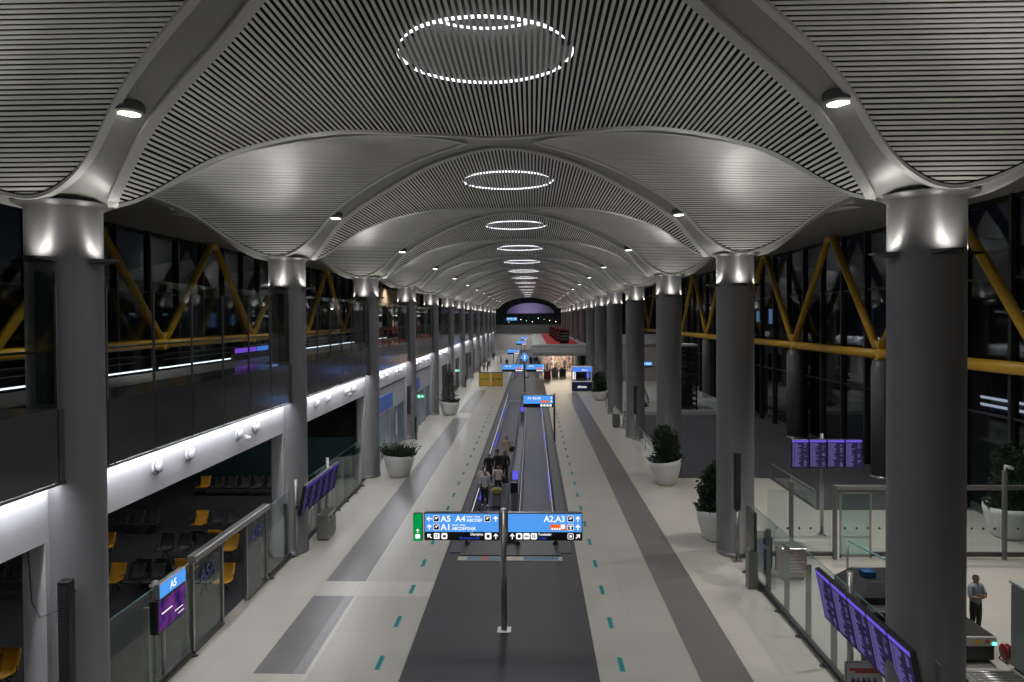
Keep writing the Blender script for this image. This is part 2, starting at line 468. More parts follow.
# ------------------------------------------------------------------ floor
struct(G().box(-FX - 1, FX + 1, -6, 240, -0.3, 0.0).build('floor', M_tile))
def strip(name, x0, x1, y0, y1, z, m): return struct(G().box(x0, x1, y0, y1, 0.0, z).build(name, m))
strip('floor_side_aisle', -4.8, -2.46, -6, 22.6, 0.003, M_tile2); strip('floor_side_aisle', -4.8, -2.46, 23.9, 200, 0.003, M_tile2)
strip('floor_side_aisle', 2.54, 5.03, -6, 200, 0.003, M_tile2)
strip('floor_dark_strip', -2.46, 2.54, -6, 200, 0.005, M_dark)
strip('floor_stripe', 5.03, 6.32, -6, 84, 0.004, M_stripe); strip('floor_stripe', 5.03, 6.32, 120, 200, 0.004, M_stripe)
strip('floor_stripe', -6.25, -5.22, 17.6, 22.6, 0.004, M_stripe); strip('floor_stripe', -5.22, -4.92, 17.6, 22.6, 0.004, tilemat('mid_taupe_tile', (.25, .24, .245))); strip('floor_stripe', -6.22, -4.85, 23.9, 63.5, 0.004, M_stripe); strip('floor_stripe', -6.15, -4.8, 67, 88, 0.004, M_stripe)
struct(G().box(-FX, -8.45, -6, 40, 0, 0.012).build('floor_carpet_lounge', M_carpet))
struct(G().prism([(9.1, 39.5), (14.05, 39.5), (14.05, 33), (FX, 33), (FX, 65), (9.1, 65)], 0, 0.012).build('floor_carpet_right', M_carpetR))

# ------------------------------------------------------------------ left side: beam, fascia, mezzanine
for k in range(0, NB):
    y0, y1 = D(k) + 0.0, D(k + 1)
    struct(G().box(-8.9, -8.5, y0, y1, 4.72, 5.90).build('wall_left', M_white))
    struct(G().box(-9.7, -8.2, y0 + .62, y1 - .62, 5.90, 7.3).build('wall_left_fascia', M_fascia))
    struct(G().box(-8.95, -8.49, y1 - 0.8, y1 + 0.8, 0, 4.72).build('wall_left_pier', M_white))
    if k < NB - 1:
        t = thing('led_strip', 'white LED light strip under the left mezzanine edge, %s bay from the front' % ORD[k + 1], 'light strip', (-8.36, (y0 + y1) / 2, 5.87), 0, 'LED strips under the left mezzanine')
        if k == 0:
            led0 = t
            G().box(-0.05, 0.05, -S / 2 + .6, S / 2 - .6, -0.012, 0.005).build('diffuser', M_led, t)
            G().box(-0.07, -0.05, -S / 2 + .6, S / 2 - .6, -0.03, 0.02).build('profile', M_steel, t); G().box(0.05, 0.17, -S / 2 + .6, S / 2 - .6, -0.035, 0.02).build('profile', M_fascia, t)
        else:
            lb = t['label']; loc = t.location.copy(); bpy.data.objects.remove(t); dup(led0, loc, label=lb)
struct(G().box(-11.9, -9.7, -6, YE, 6.7, 7.25).build('floor_mezzanine', M_dsteel))
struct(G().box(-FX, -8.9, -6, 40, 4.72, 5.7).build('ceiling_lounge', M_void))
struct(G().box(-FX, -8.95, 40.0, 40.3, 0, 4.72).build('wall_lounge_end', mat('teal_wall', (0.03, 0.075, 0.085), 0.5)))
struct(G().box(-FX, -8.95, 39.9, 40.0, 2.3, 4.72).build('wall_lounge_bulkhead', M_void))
# glass screens above the mezzanine edge
gs0 = None
for k in range(0, NB - 1):
    lab = 'tall glass screen with slim posts along the left mezzanine edge, %s bay from the front' % ORD[k + 1]
    if gs0 is None:
        gs0 = thing('glass_screen', lab, 'glass screen', (-8.25, D(k), 7.3), 0, 'glass screens along the left mezzanine')
        for i in range(6):
            a = 0.8 + i * 1.9; G().box(-0.01, 0.01, a + .01, a + 1.88, 0.02, 2.65).build('glass_panel', M_glass, gs0)
        for i in range(7):
            a = 0.8 + i * 1.9; G().box(0.0, 0.05, a - .02, a + .02, -1.45, 2.4).build('post', M_dsteel, gs0)
        G().tube((-0.35, 0.8, 1.1), (-0.35, 12.2, 1.1), 0.03).build('handrail', M_dsteel, gs0)
    for a in (.72, 12.26): G().bbox(-.42, -.02, a, a + .02, .1, 2.65, .004).build('end_panel', M_fascia, gs0)
    else: dup(gs0, (-8.25, D(k), 7.3), label=lab)
# jet nozzles on the white beam
nz0 = None; q = 0
for k in range(1, 6):
    for dy in (3.2, 4.9, 8.1, 9.5):
        q += 1; lab = 'round white air nozzle on the left beam, %s from the front' % ORD[q]
        loc = (-8.49, D(k) + dy, 5.36)
        if nz0 is None:
            nz0 = thing('air_nozzle', lab, 'air nozzle', loc, 0, 'air nozzles along the left beam')
            R90 = Matrix.Rotation(PI / 2, 4, 'Y')
            G().lathe([(0.0, 0.0), (0.21, 0.0), (0.21, 0.05), (0.17, 0.07), (0.15, 0.03)], n=28).xf(R90).build('ring', M_white, nz0)
            RT = Matrix.Translation((0.06, 0, 0)) @ Matrix.Rotation(PI / 2, 4, 'Y') @ Matrix.Rotation(-0.5, 4, 'X')
            G().lathe([(0.0, 0.10), (0.07, 0.10), (0.10, 0.08)], n=24).xf(RT).build('outlet', M_black, nz0)
            G().lathe([(0.10, 0.10), (0.125, 0.10), (0.145, 0.04), (0.14, -0.06), (0.0, -0.1)], n=24).xf(RT).build('ball', M_white, nz0)
        else: dup(nz0, loc, label=lab)
cm0 = None
for k in range(1, 5):
    lab = 'small white dome camera under the left beam nozzles, %s from the front' % ORD[k]
    loc = (-8.495, D(k) + 8.7, 5.12)
    if cm0 is None:
        cm0 = thing('dome_camera', lab, 'camera', loc, 0, 'dome cameras on the left beam')
        G().box(0, 0.08, -.05, .05, 0.03, 0.09).build('bracket', M_white, cm0)
        G().lathe([(0.0, -0.09), (0.06, -0.07), (0.085, 0), (0.085, 0.05), (0, 0.06)], n=16).xf(Matrix.Translation((0.1, 0, 0))).build('dome', M_white, cm0)
    else: dup(cm0, loc, label=lab)

# ------------------------------------------------------------------ facades and yellow trusses
M_fin = mat('dark_mullion', (0.02, 0.021, 0.023), 0.4)
for sg, sd in ((-1, 'left'), (1, 'right')):
    for k in range(0, NB):
        g = G(); y0 = D(k); z0 = 0 if sg > 0 else 5.7
        for i in range(4):
            y = y0 + i * S / 4; g.box(sg * FX - .18, sg * FX + .18, y - .09, y + .09, z0, 14.3)
        for z in (4.6, 6.9, 10.6):
            if z > z0: g.box(sg * FX - .06, sg * FX + .06, y0, y0 + S, z - .05, z + .05)
        fr = struct(g.build('window_%s' % sd, M_fin))
        p = G(); p.box(sg * (FX + .02) - .01, sg * (FX + .02) + .01, y0, y0 + S, z0, 14.3); gl = p.build('window_glass', M_glassd, fr); 
TX = 20.35
tr0 = None
for sg, sd in ((1, 'right'), (-1, 'left')):
    for k in range(0, 10):
        lab = 'yellow V-shaped steel truss bay along the %s facade, %s from the front' % (sd, ORD[k + 1])
        zc = 6.85 if sg > 0 else 7.65
        loc = (sg * TX, D(k), zc)
        if tr0 is None:
            tr0 = thing('facade_truss', lab, 'truss', loc, 0, 'yellow facade trusses')
            G().tube((0, 0, 0), (0, S, 0), 0.27, n=16).build('rail', M_yellow, tr0)
            G().tube((0, 0.25, 0.3), (0, S / 2 - .35, 7.2), 0.22, n=14).build('brace', M_yellow, tr0)
            G().tube((0, S - 0.25, 0.3), (0, S / 2 + .35, 7.2), 0.22, n=14).build('brace', M_yellow, tr0)
            g = G(); g.box(-.12, .12, -.35, .35, -.35, .75); g.tube((0, -.3, -.4), (0, -.3, .3), .3, n=14); g.build('node', M_yellow, tr0)
            G().bbox(-.2, .2, S / 2 - .55, S / 2 + .55, 7.0, 7.45, .06).build('apex', M_yellow, tr0)
        else:
            c_ = dup(tr0, loc, label=lab)
            if sg < 0: c_.scale = (1, 1, .86)
fc0 = None
for k in range(1, 10):
    lab = 'short pale round column under the right yellow truss, %s from the front' % ORD[k]
    loc = (TX, D(k) - 0.3, 0)
    if fc0 is None:
        fc0 = thing('facade_column', lab, 'column', loc, 0, 'short facade columns')
        G().lathe([(0.56, 0), (0.56, 6.2), (0.5, 6.25), (0.5, 6.5)], n=32, closed=True).build('shaft', M_column, fc0)
        G().lathe([(0.6, 0), (0.6, 0.12), (0.56, 0.13)], n=32).build('base_ring', M_steel, fc0)
    else: dup(fc0, loc, label=lab)
fl0 = None
for k in range(1, 8):
    lab = 'white LED line at the sill of the left facade, %s bay from the front' % ORD[k]
    loc = (-FX + .35, D(k) + S / 2, 6.2)
    if fl0 is None:
        fl0 = thing('facade_light', lab, 'light strip', loc, 0, 'LED lines at the left facade sill')
        G().box(0, .05, -S / 2 + .4, S / 2 - .4, -.035, .035).build('diffuser', glow('led_sill', (.85, .9, 1), 2.2), fl0)
        G().box(-.06, 0, -S / 2 + .3, S / 2 - .3, -.06, .06).build('profile', M_dsteel, fl0)
        g = G()
        for z in (.45, .8, 1.15): g.box(0, .03, -S / 2 + 1, S / 2 - 2, z, z + .04)
        g.build('rail', M_steel, fl0)
    else: dup(fl0, loc, label=lab)
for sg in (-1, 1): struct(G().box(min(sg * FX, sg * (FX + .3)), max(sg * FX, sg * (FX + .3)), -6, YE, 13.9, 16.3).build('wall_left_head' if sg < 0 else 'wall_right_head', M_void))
# night outside
struct(G().box(-160, -FX - 1, -20, 260, -4.2, -4).build('ground_apron_left', mat('asphalt', (0.05, 0.05, 0.055), .9)))
struct(G().box(FX + 1, 160, -20, 260, -4.2, -4).build('ground_apron_right', MATS['asphalt']))
def ext_building(lab, x, y, w, d, h, wins, colr, st):
    t = thing('airport_building', lab, 'building', (x, y, -4))
    G().bbox(-w / 2, w / 2, -d / 2, d / 2, 0, h, .1).build('wall', mat('night_wall', (0.03, 0.03, 0.035), .8), t)
    G().bbox(-w / 2 - .3, w / 2 + .3, -d / 2 - .3, d / 2 + .3, h, h + .5, .1).build('roof', M_void, t)
    s = -1 if x > 0 else 1
    for (yy, zz, a, b) in wins:
        g = G(); g.box(s * w / 2 - .06, s * w / 2 + .06, yy - a / 2, yy + a / 2, zz - b / 2, zz + b / 2); g.build('window', glow('lit_window_%s_%d' % (colr, st * 100), {'blue': (.25, .5, .9), 'green': (.1, .3, .2), 'white': (.7, .75, .9)}[colr], st), t)
    return t
ext_building('dark building outside with a blue lit window beyond the right facade', 60, 160, 14, 30, 18, [(-6, 13, 5, 3.2), (4, 13, 2, 2.4)], 'blue', .55)
ext_building('dark terminal building outside with green lit windows beyond the right facade', 75, 95, 14, 44, 22, [(-17 + 2.2 * i, 15.5, 1.6, 2.2) for i in range(4)] + [(-17 + 2.2 * i, 10.5, 1.6, 1.8) for i in range(4)], 'green', .30)
ext_building('dark low building outside with white lit strips beyond the right facade', 50, 62, 10, 30, 14, [(-8, 13.2, 6, .5), (-8, 9.8, 6, .8), (4, 5, 9, .25), (4, 4.3, 9, .25)], 'white', .8)
ext_building('dark building outside with white lit windows beyond the left facade', -70, 110, 14, 60, 19, [(-14 + 5 * i, 12 + (i % 2) * 2, 1.6, .3) for i in range(7)], 'white', .12)

# ------------------------------------------------------------------ fences
def fence(name, lab, x, y0, y1, n, h, group, side, mid=True, openings=()):
    """straight glass fence along y; side = +1 when the hall lies towards +x"""
    t = thing(name, lab, 'glass fence', (x, y0, 0), 0, group)
    L = (y1 - y0) / n
    for i in range(n):
        if i in openings: continue
        G().box(-.008, .008, i * L + .02, (i + 1) * L - .02, .18, h).build('glass_panel', M_glass, t)
        G().box(-.009, .009, i * L + .02, (i + 1) * L - .02, h, h + .012).build('panel_edge', M_gedge, t)
    for i in range(n + 1):
        G().bbox(-side * .16 - .07, -side * .16 + .07, i * L - .05, i * L + .05, 0, h * .82, .01).build('post', M_post, t)
    g = G(); g.bbox(-.05, .05, 0, y1 - y0, .05, .2, .01); g.bbox(side * .09 - .02, side * .09 + .02, 0, y1 - y0, .03, .08, .005); g.build('base_rail', M_dsteel, t)
    for i in range(n + 1):
        G().lathe([(.09, 0), (.09, .02), (.03, .04), (.03, .06)], (side * .12, i * L, 0), n=14).build('foot', M_dsteel, t)
    return t
fence('glass_fence', 'clear glass fence with steel base rail from the second right column towards the viewer', 8.45, 13.2, 24.9, 7, 2.5, None, -1)
fence('glass_fence', 'clear glass fence in front of the dark seating lounge beside the first left column', -8.3, 14.9, 18.5, 2, 2.5, None, 1)
fence('glass_fence', 'clear glass fence with steel top rail between second and third left columns', -8.34, 27.9, 37.6, 6, 2.5, None, 1)
# gate door portal
t = thing('gate_door', 'glass gate portal with steel header and blue A5A and A5B lettering', 'gate', (-8.3, 18.6, 0))
G().bbox(-.12, .12, 0, 5.4, 2.45, 2.65, .02).build('header', M_steel, t)
for y in (0.05, 1.85, 3.6, 5.3): G().bbox(-.05, .05, y - .04, y + .04, 0, 2.45, .01).build('post', M_steel, t)
for (a, b, s_) in ((.1, 1.8, 'A5A'), (3.65, 5.25, 'A5B')):
    d = G().box(-.01, .01, a, b, .06, 2.42).build('glass_door', M_glass, t)
    text('door_lettering', s_, .52, (.02, (a + b) / 2, 1.75), mat('door_blue', (.01, .05, .25), .4), d, (PI / 2, 0, PI / 2), 'CENTER')
G().bbox(-.08, .08, 0, 1.85, 0, .08, .01).build('threshold', M_dsteel, t); G().bbox(-.08, .08, 3.6, 5.4, 0, .08, .01).build('threshold', M_dsteel, t)
fence('glass_fence', 'short clear glass fence between the gate portal and second left column', -8.3, 24.1, 26.3, 1, 2.5, None, 1)

# ------------------------------------------------------------------ gate display A5
t = thing('gate_display', 'A5 gate display with blue header over a purple screen on a steel post', 'display', (-8.27, 16.75, 0))
G().tube((-.05, .42, 0), (-.05, .42, 2.3), .06).build('post', M_steel, t)
G().bbox(-.05, .1, 0, 1.3, 2.2, 2.58, .015).build('header_box', M_steel, t)
h = G().box(.1, .106, .02, 1.28, 2.22, 2.55).build('header_face', M_sblue, t)
text('lettering', 'A5', .27, (.112, .65, 2.29), M_swhite, h, (PI / 2, 0, PI / 2), 'CENTER')
G().bbox(-.16, .08, -.05, 1.32, 1.36, 2.18, .02).build('screen_case', M_black, t)
m = bpy.data.materials.new('gate_screen'); m.use_nodes = True; nt = m.node_tree; nt.nodes.clear()
tc = nt.nodes.new('ShaderNodeTexCoord'); nz = nt.nodes.new('ShaderNodeTexNoise'); nz.inputs['Scale'].default_value = 2.5; cr = nt.nodes.new('ShaderNodeValToRGB')
cr.color_ramp.elements[0].color = (.03, .015, .16, 1); cr.color_ramp.elements[0].position = .3; cr.color_ramp.elements[1].color = (.32, .07, .40, 1); cr.color_ramp.elements[1].position = .75
em = nt.nodes.new('ShaderNodeEmission'); em.inputs[1].default_value = .55; ou = nt.nodes.new('ShaderNodeOutputMaterial')
nt.links.new(tc.outputs['Object'], nz.inputs[0]); nt.links.new(nz.outputs[0], cr.inputs[0]); nt.links.new(cr.outputs[0], em.inputs[0]); nt.links.new(em.outputs[0], ou.inputs[0])
G().box(.08, .086, 0, 1.27, 1.42, 2.13).build('screen', m, t)
g = G(); g.box(.087, .09, .12, .62, 1.80, 1.83); g.box(.087, .09, .75, 1.15, 1.62, 1.64); g.box(.087, .09, .9, 1.2, 1.5, 1.52); g.build('screen_lines', M_swhite, t)

# ------------------------------------------------------------------ flight boards
def board(name, lab, loc, rz, n, w, h, z0, pole, tilt=0.0, dim=1.0):
    """n portrait screens side by side facing local -y"""
    t = thing(name, lab, 'flight board', loc, rz)
    for i in range(n):
        x = i * w
        c = G().bbox(x + .01, x + w - .01, .0, .12, z0, z0 + h, .015).build('screen', M_black, t); c.rotation_euler = (tilt, 0, 0); c.location = (0, z0 * math.sin(tilt), z0 * (1 - math.cos(tilt)))
        G().box(x + .03, x + w - .03, -.004, 0, z0 + .03, z0 + h - .03).build('panel', M_scrp if dim == 1 else glow('screen_purple_dim', (.05, .04, .11), .42 * dim), c)
        G().box(x + .03, x + w - .03, -.007, -.004, z0 + h - .12, z0 + h - .03).build('title_bar', M_scrbar if dim == 1 else glow('screen_bar_dim', (.20, .12, .85), .75 * dim), c)
        g = G(); rr = random.Random(i + n)
        rows = 26
        for r in range(rows):
            zz = z0 + h - .17 - (h - .24) * r / rows
            g.box(x + .05, x + .05 + .09 * w, -.007, -.004, zz - .013, zz + .005)
            g.box(x + .18 * w, x + (.32 + .25 * rr.random()) * w, -.007, -.004, zz - .013, zz + .005)
            if rr.random() < .5: g.box(x + .72 * w, x + (.78 + .12 * rr.random()) * w, -.007, -.004, zz - .013, zz + .005)
        g.build('flight_rows', M_scrtxt if dim == 1 else glow('screen_text_dim', (.35, .30, .90), .38 * dim), c)
    G().bbox(0, n * w, .12, .2, z0 + .25 * h, z0 + .35 * h, .01).build('mounting_rail', M_dsteel, t)
    for px in pole: G().tube((px, .22, 0), (px, .22, z0 + h + .2), .075).build('pole', M_steel, t)
    for px in pole: G().bbox(px - .16, px + .16, .06, .38, 0, .03, .01).build('base_plate', M_steel, t)
    return t
board('flight_board', 'row of five purple flight screens seen obliquely beside the right glass fence', (8.06, 17.45, 0), -PI / 2, 5, .88, 1.27, 1.58, (.9, 3.5), .2)
board('flight_board', 'row of purple flight screens seen edge-on beside the second left column', (-7.92, 26.4, 0), PI / 2, 5, .92, 1.2, 1.5, (.12, 4.3), .2, .45)
board('flight_board', 'four purple flight screens on a tall pole behind the glass partition', (11.45, 29, 0), 0, 4, .72, 1.2, 2.78, (1.32,))

# ------------------------------------------------------------------ overhead wayfinding signs
def arrow(g, cx, cz, s, ang, y0, y1, m=0):
    P = [(-.08, -.5), (.08, -.5), (.08, .12), (.30, -.08), (.40, .05), (0, .5), (-.40, .05), (-.30, -.08), (-.08, .12)]
    c, sn = math.cos(ang), math.sin(ang)
    g.yprism([(cx + s * (x * c - z * sn), cz + s * (x * sn + z * c)) for x, z in P], y0, y1, m)
def rsq(g, cx, cz, s, y0, y1, m=0):
    p = []
    for (a, b, t0) in ((1, 1, 0), (-1, 1, 90), (-1, -1, 180), (1, -1, 270)):
        for q in (0, 45, 90):
            th = math.radians(t0 + q); p.append((cx + a * s * .32 + s * .18 * math.cos(th), cz + b * s * .32 + s * .18 * math.sin(th)))
    g.yprism(p, y0, y1, m)
def plane_icon(g, cx, cz, s, y0, y1, m=0):
    g.yprism([(cx + s * a, cz + s * b) for a, b in ((-.42, -.10), (-.30, -.12), (.0, .05), (-.05, -.12), (.05, -.12), (.18, .12), (.42, .26), (.44, .34), (.3, .33), (.05, .22), (-.28, .30), (-.32, .25), (-.08, .12))], y0, y1, m)
def sign_panel(t, x0, x1, z0, z1, blackh):
    p = G().bbox(x0, x1, 0, .16, z0, z1, .012).build('sign_panel', M_dsteel, t)
    G().box(x0 + .025, x1 - .025, -.006, 0, z0 + blackh, z1 - .03).build('blue_face', M_sblue, p)
    G().box(x0 + .025, x1 - .025, -.006, 0, z0 + .02, z0 + blackh).build('black_face', M_sblack, p)
    return p
t = thing('wayfinding_sign', 'nearest blue and black overhead wayfinding sign on a steel pole, with green exit box', 'sign', (0.05, 20.1, 0))
G().tube((0, .08, 0), (0, .08, 3.52), .085, n=16).build('pole', M_steel, t)
G().bbox(-.2, .2, -.1, .26, 0, .03, .01).build('base_plate', M_steel, t)
pl = sign_panel(t, -2.28, -.11, 2.62, 3.42, .25)
pr = sign_panel(t, .11, 2.26, 2.62, 3.42, .25)
ge = G().bbox(-2.60, -2.34, 0, .14, 2.60, 3.40, .01).build('green_exit_box', M_dsteel, t)
G().box(-2.59, -2.35, -.006, 0, 2.61, 3.39).build('green_face', M_sgreen, ge)
g = G(); arrow(g, -2.47, 2.90, .12, 0, -.012, -.006); rsq(g, -2.47, 2.74, .13, -.012, -.006); g.build('exit_pictograms', M_swhite, ge)
Y0, Y1 = -.012, -.006
g = G(); arrow(g, -2.13, 3.25, .17, PI / 2, Y0, Y1); arrow(g, -2.13, 3.01, .17, 0, Y0, Y1); arrow(g, -.22, 3.25, .17, 0, Y0, Y1)
arrow(g, -2.13, 2.75, .17, PI / 4, Y0, Y1); arrow(g, -.22, 2.75, .17, 0, Y0, Y1)
for cx, cz in ((-1.93, 3.25), (-1.93, 3.01), (-.46, 3.25)): rsq(g, cx, cz, .18, Y0, Y1)
for cx in (-1.92, -1.70): rsq(g, cx, 2.75, .17, Y0, Y1)
rsq(g, -.44, 2.75, .19, Y0, Y1)
g.build('pictograms', M_swhite, pl)
g = G()
for cx, cz in ((-1.93, 3.25), (-1.93, 3.01), (-.46, 3.25)): rsq(g, cx, cz, .155, -.014, -.012)
g.box(-1.955, -1.935, -.014, -.012, 2.69, 2.81); g.box(-1.905, -1.885, -.014, -.012, 2.69, 2.81); g.box(-1.74, -1.66, -.014, -.012, 2.71, 2.78)
g.yprism([(-.44 + .05 * math.cos(a * PI / 4), 2.75 + .05 * math.sin(a * PI / 4)) for a in range(8)], -.014, -.012)
g.build('pictogram_centres', M_sblack, pl)
g = G()
for cx, cz in ((-1.93, 3.25), (-1.93, 3.01), (-.46, 3.25)): plane_icon(g, cx, cz, .15, -.016, -.014)
g.build('aircraft_pictograms', M_swhite, pl)
for (s_, sz, x, z, mm_, sx) in (('A5', .25, -1.80, 3.165, M_swhite, 1), ('A4', .25, -1.38, 3.165, M_swhite, 1), ('Kapılar / Gates', .065, -1.06, 3.29, M_swhite, 1), ('ABCDEF', .125, -1.06, 3.165, M_swhite, 1),
      ('A1', .25, -1.80, 2.925, M_swhite, 1), ('Kapılar / Gates', .065, -1.48, 3.05, M_swhite, 1), ('ABCDEFGHJK', .125, -1.48, 2.925, M_swhite, .92), ('Danışma', .105, -.95, 2.77, M_swhite, .95), ('Information desk', .09, -1.27, 2.665, M_stblue, .95)):
    text('lettering', s_, sz, (x, -.008, z), mm_, pl, sx=sx)
g = G(); arrow(g, 2.13, 3.25, .17, 0, Y0, Y1); arrow(g, 2.13, 3.01, .17, 0, Y0, Y1); arrow(g, .25, 2.75, .17, 0, Y0, Y1); arrow(g, 2.13, 2.75, .17, -PI / 4, Y0, Y1)
rsq(g, 1.92, 3.25, .18, Y0, Y1); rsq(g, 1.92, 3.01, .18, Y0, Y1); rsq(g, 1.92, 2.75, .17, Y0, Y1)
for cx in (.45, .66, .87): rsq(g, cx, 2.75, .18, Y0, Y1)
g.build('pictograms', M_swhite, pr)
g = G(); rsq(g, 1.92, 3.25, .155, -.014, -.012); rsq(g, 1.92, 3.01, .155, -.014, -.012); rsq(g, 1.92, 2.75, .14, -.014, -.012)
g.yprism([(.45 + .05 * math.cos(a * PI / 3), 2.75 + .06 * math.sin(a * PI / 3)) for a in range(6)], -.014, -.012); g.box(.60, .72, -.014, -.012, 2.735, 2.765); g.box(.83, .855, -.014, -.012, 2.69, 2.81); g.box(.885, .91, -.014, -.012, 2.69, 2.81)
g.build('pictogram_centres', M_sblack, pr)
g = G(); plane_icon(g, 1.92, 3.25, .15, -.016, -.014); g.yprism([(1.92 + a, 3.01 + b) for a, b in ((-.06, .05), (.06, .05), (.06, .02), (.02, .02), (.02, -.06), (-.02, -.06), (-.02, .02), (-.06, .02))], -.016, -.014); rsq(g, 1.92, 2.75, .07, -.016, -.014)
g.build('aircraft_pictogram', M_swhite, pr)
o = G().box(1.34, 1.80, -.012, -.006, 2.93, 3.09).build('orange_tag', M_sorange, pr)
g = G()
for i in range(4): rsq(g, 1.40 + i * .07, 2.965, .05, -.016, -.012)
rsq(g, 1.70, 3.03, .12, -.016, -.012); g.build('tag_pictograms', M_swhite, pr)
for (s_, sz, x, z, mm_, sx) in (('A2,A3', .25, 1.16, 3.165, M_swhite, .95), ('Tuvaletler', .105, .99, 2.77, M_swhite, .9), ('Toilets', .09, .99, 2.665, M_stblue, .95)):
    text('lettering', s_, sz, (x, -.008, z), mm_, pr, sx=sx)

def far_sign(lab, loc, panels, pole_x, top=3.4, icon=False, txt='A1  A2,A3', h=.9):
    t = thing('wayfinding_sign', lab, 'sign', loc)
    G().tube((pole_x, .1, 0), (pole_x, .1, top + (.75 if icon else .1)), .07, n=12).build('pole', M_dsteel, t)
    G().bbox(pole_x - .18, pole_x + .18, -.08, .28, 0, .03, .01).build('base_plate', M_steel, t)
    for (a, b, s_) in panels:
        p = sign_panel(t, a, b, top - h, top, .28 if h > .6 else .05)
        text('lettering', s_, .24, (a + .15 * (b - a), -.01, top - .30), M_swhite, p)
        g = G()
        for i in range(4): rsq(g, b - .2 - .22 * i, top - h + .15, .16, Y0, Y1)
        arrow(g, b - .14, top - .22, .18, 0, Y0, Y1); arrow(g, b - .14, top - .47, .18, 0, Y0, Y1)
        g.build('pictograms', M_swhite, p)
        G().box(b - .95, b - .3, -.012, -.006, top - .56, top - .40).build('orange_tag', M_sorange, p)
    if icon:
        o = G().bbox(-.4, .4, .02, .18, -.4, .4, .02).build('information_diamond', M_sblue, t); o.location = (pole_x, 0, top + .85); o.rotation_euler = (0, PI / 4, 0)
        g = G(); g.yprism([(pole_x + a, top + .85 + b) for a, b in ((-.07, -.22), (.07, -.22), (.07, .08), (-.07, .08))], .005, .019); g.yprism([(pole_x + .08 * math.cos(a), top + 1.02 + .08 * math.sin(a)) for a in [i * PI / 4 for i in range(8)]], .005, .019); g.build('information_letter', M_swhite, t)
    return t
far_sign('blue overhead sign on a side pole beside the right lane of the walkway', (0, 51.4, 0), [(.22, 2.42, 'A1 A2,A3')], 2.5, 3.36)
far_sign('pair of blue overhead signs topped by an information diamond at the far walkway end', (0, 84.4, 0), [(-2.7, -.15, 'A5  A4'), (.15, 2.35, 'A2,A3')], 0, 3.45, True)
far_sign('small distant blue sign left of the hall centre beyond the diamond sign', (0, 128, 0), [(-3.6, -1.4, 'A1')], -2.5, 3.3)
far_sign('small distant blue sign above the second walkway', (0, 157, 0), [(-2.6, -.4, 'A1')], -1.5, 3.9)
far_sign('most distant small blue sign under the far bridge', (0, 176, 0), [(-1.9, -.2, 'A1')], -1.0, 4.3)

# ------------------------------------------------------------------ moving walkways
M_blueg = glow('walkway_blue_glow', (.16, .14, .95), .8)
M_hrl = glow('handrail_light', (.85, .85, 1), 1.0)
def walkway(lab, y0, L):
    t = thing('moving_walkway', lab, 'moving walkway', (0.03, y0, 0), 0, None)
    G().box(-1.92, 1.92, 0, 1.9, 0, .04).build('landing_plate', M_land, t)
    G().box(-1.92, 1.92, L - 1.9, L, 0, .04).build('landing_plate', M_land, t)
    for cx in (-1.0, 1.0):
        g = G(); g.box(cx - .62, cx + .62, 1.9, L - 1.9, .0, .05)
        for i in range(13): g.box(cx - .60 + i * .1 - .012, cx - .60 + i * .1 + .012, 1.9, L - 1.9, .05, .062)
        n = int((L - 4) / .4)
        for i in range(n): g.box(cx - .62, cx + .62, 2 + i * .4, 2.02 + i * .4, .05, .064)
        g.build('pallet_belt', M_ralloy, t)
        for s in (-1, 1):
            x = cx + s * .74
            g = G(); g.box(x - .09, x + .09, 1.2, L - 1.2, 0, .16); g.build('skirt', M_hall, t)
            G().box(x - .008, x + .008, 1.6, L - 1.6, .16, .92).build('glass_balustrade', glass('walkway_glass', (.80, .82, .92), .12), t)
            pts = [(x, 1.1 - .38 * math.sin(a), .54 - .40 * math.cos(a)) for a in [PI * i / 8 for i in range(9)]]
            pts = pts + [(x, L - 1.1 + .38 * math.sin(a), .54 + .40 * math.cos(a)) for a in [PI * i / 8 for i in range(9)]]
            G().path(pts, .042, 8).build('handrail', M_rubber, t)
            xs = x - s * .035
            G().box(xs - .012, xs + .012, 1.6, L - 1.6, .85, .875).build('light_line', M_hrl if (s * cx > 0 or cx > 0) else M_dsteel, t)
            if s * cx > 0:
                g = G()
                for q in range(3): a = 4 + (L - 8) * (q + .25) / 3; g.box(xs - .02, xs + .02, a, a + (L - 8) / 7, .18, .22)
                g.build('blue_light', M_blueg, t)
    G().box(-.17, .17, 1.4, L - 1.4, 0, .18).build('centre_deck', M_hall, t)
    G().box(-2.35, -1.92, .3, L - .3, 0, .03).build('floor_trim', M_hall, t); G().box(1.92, 2.35, .3, L - .3, 0, .03).build('floor_trim', M_hall, t)
    return t
walkway('long two-lane moving walkway carrying passengers behind the nearest sign', 26.5, 50.5)
walkway('second moving walkway far beyond the diamond information sign', 104, 60)
# pale threshold bar with coloured stickers
t = thing('threshold_mat', 'pale threshold strip with blue stickers at the walkway entrance', 'threshold', (0.03, 25.95, 0))
G().bbox(-1.95, 1.95, 0, .42, 0, .03, .01).build('bar', mat('cream_bar', (.42, .41, .34), .5), t)
bs = mat('sticker_blue', (.06, .16, .30), .5)
for a, b in ((-1.6, -.35), (.5, 1.8)):
    s_ = G().box(a, b, .06, .36, .03, .036).build('blue_sticker', bs, t)
G().box(-1.08, -.82, .06, .36, .036, .04).build('red_sticker', mat('sticker_red', (.45, .07, .06), .5), t)
g = G()
for i in range(8): g.box(.58 + i * .14, .66 + i * .14, .2, .32, .036, .04)
g.build('sticker_pictograms', mat('sticker_dark', (.02, .04, .08), .5), t)
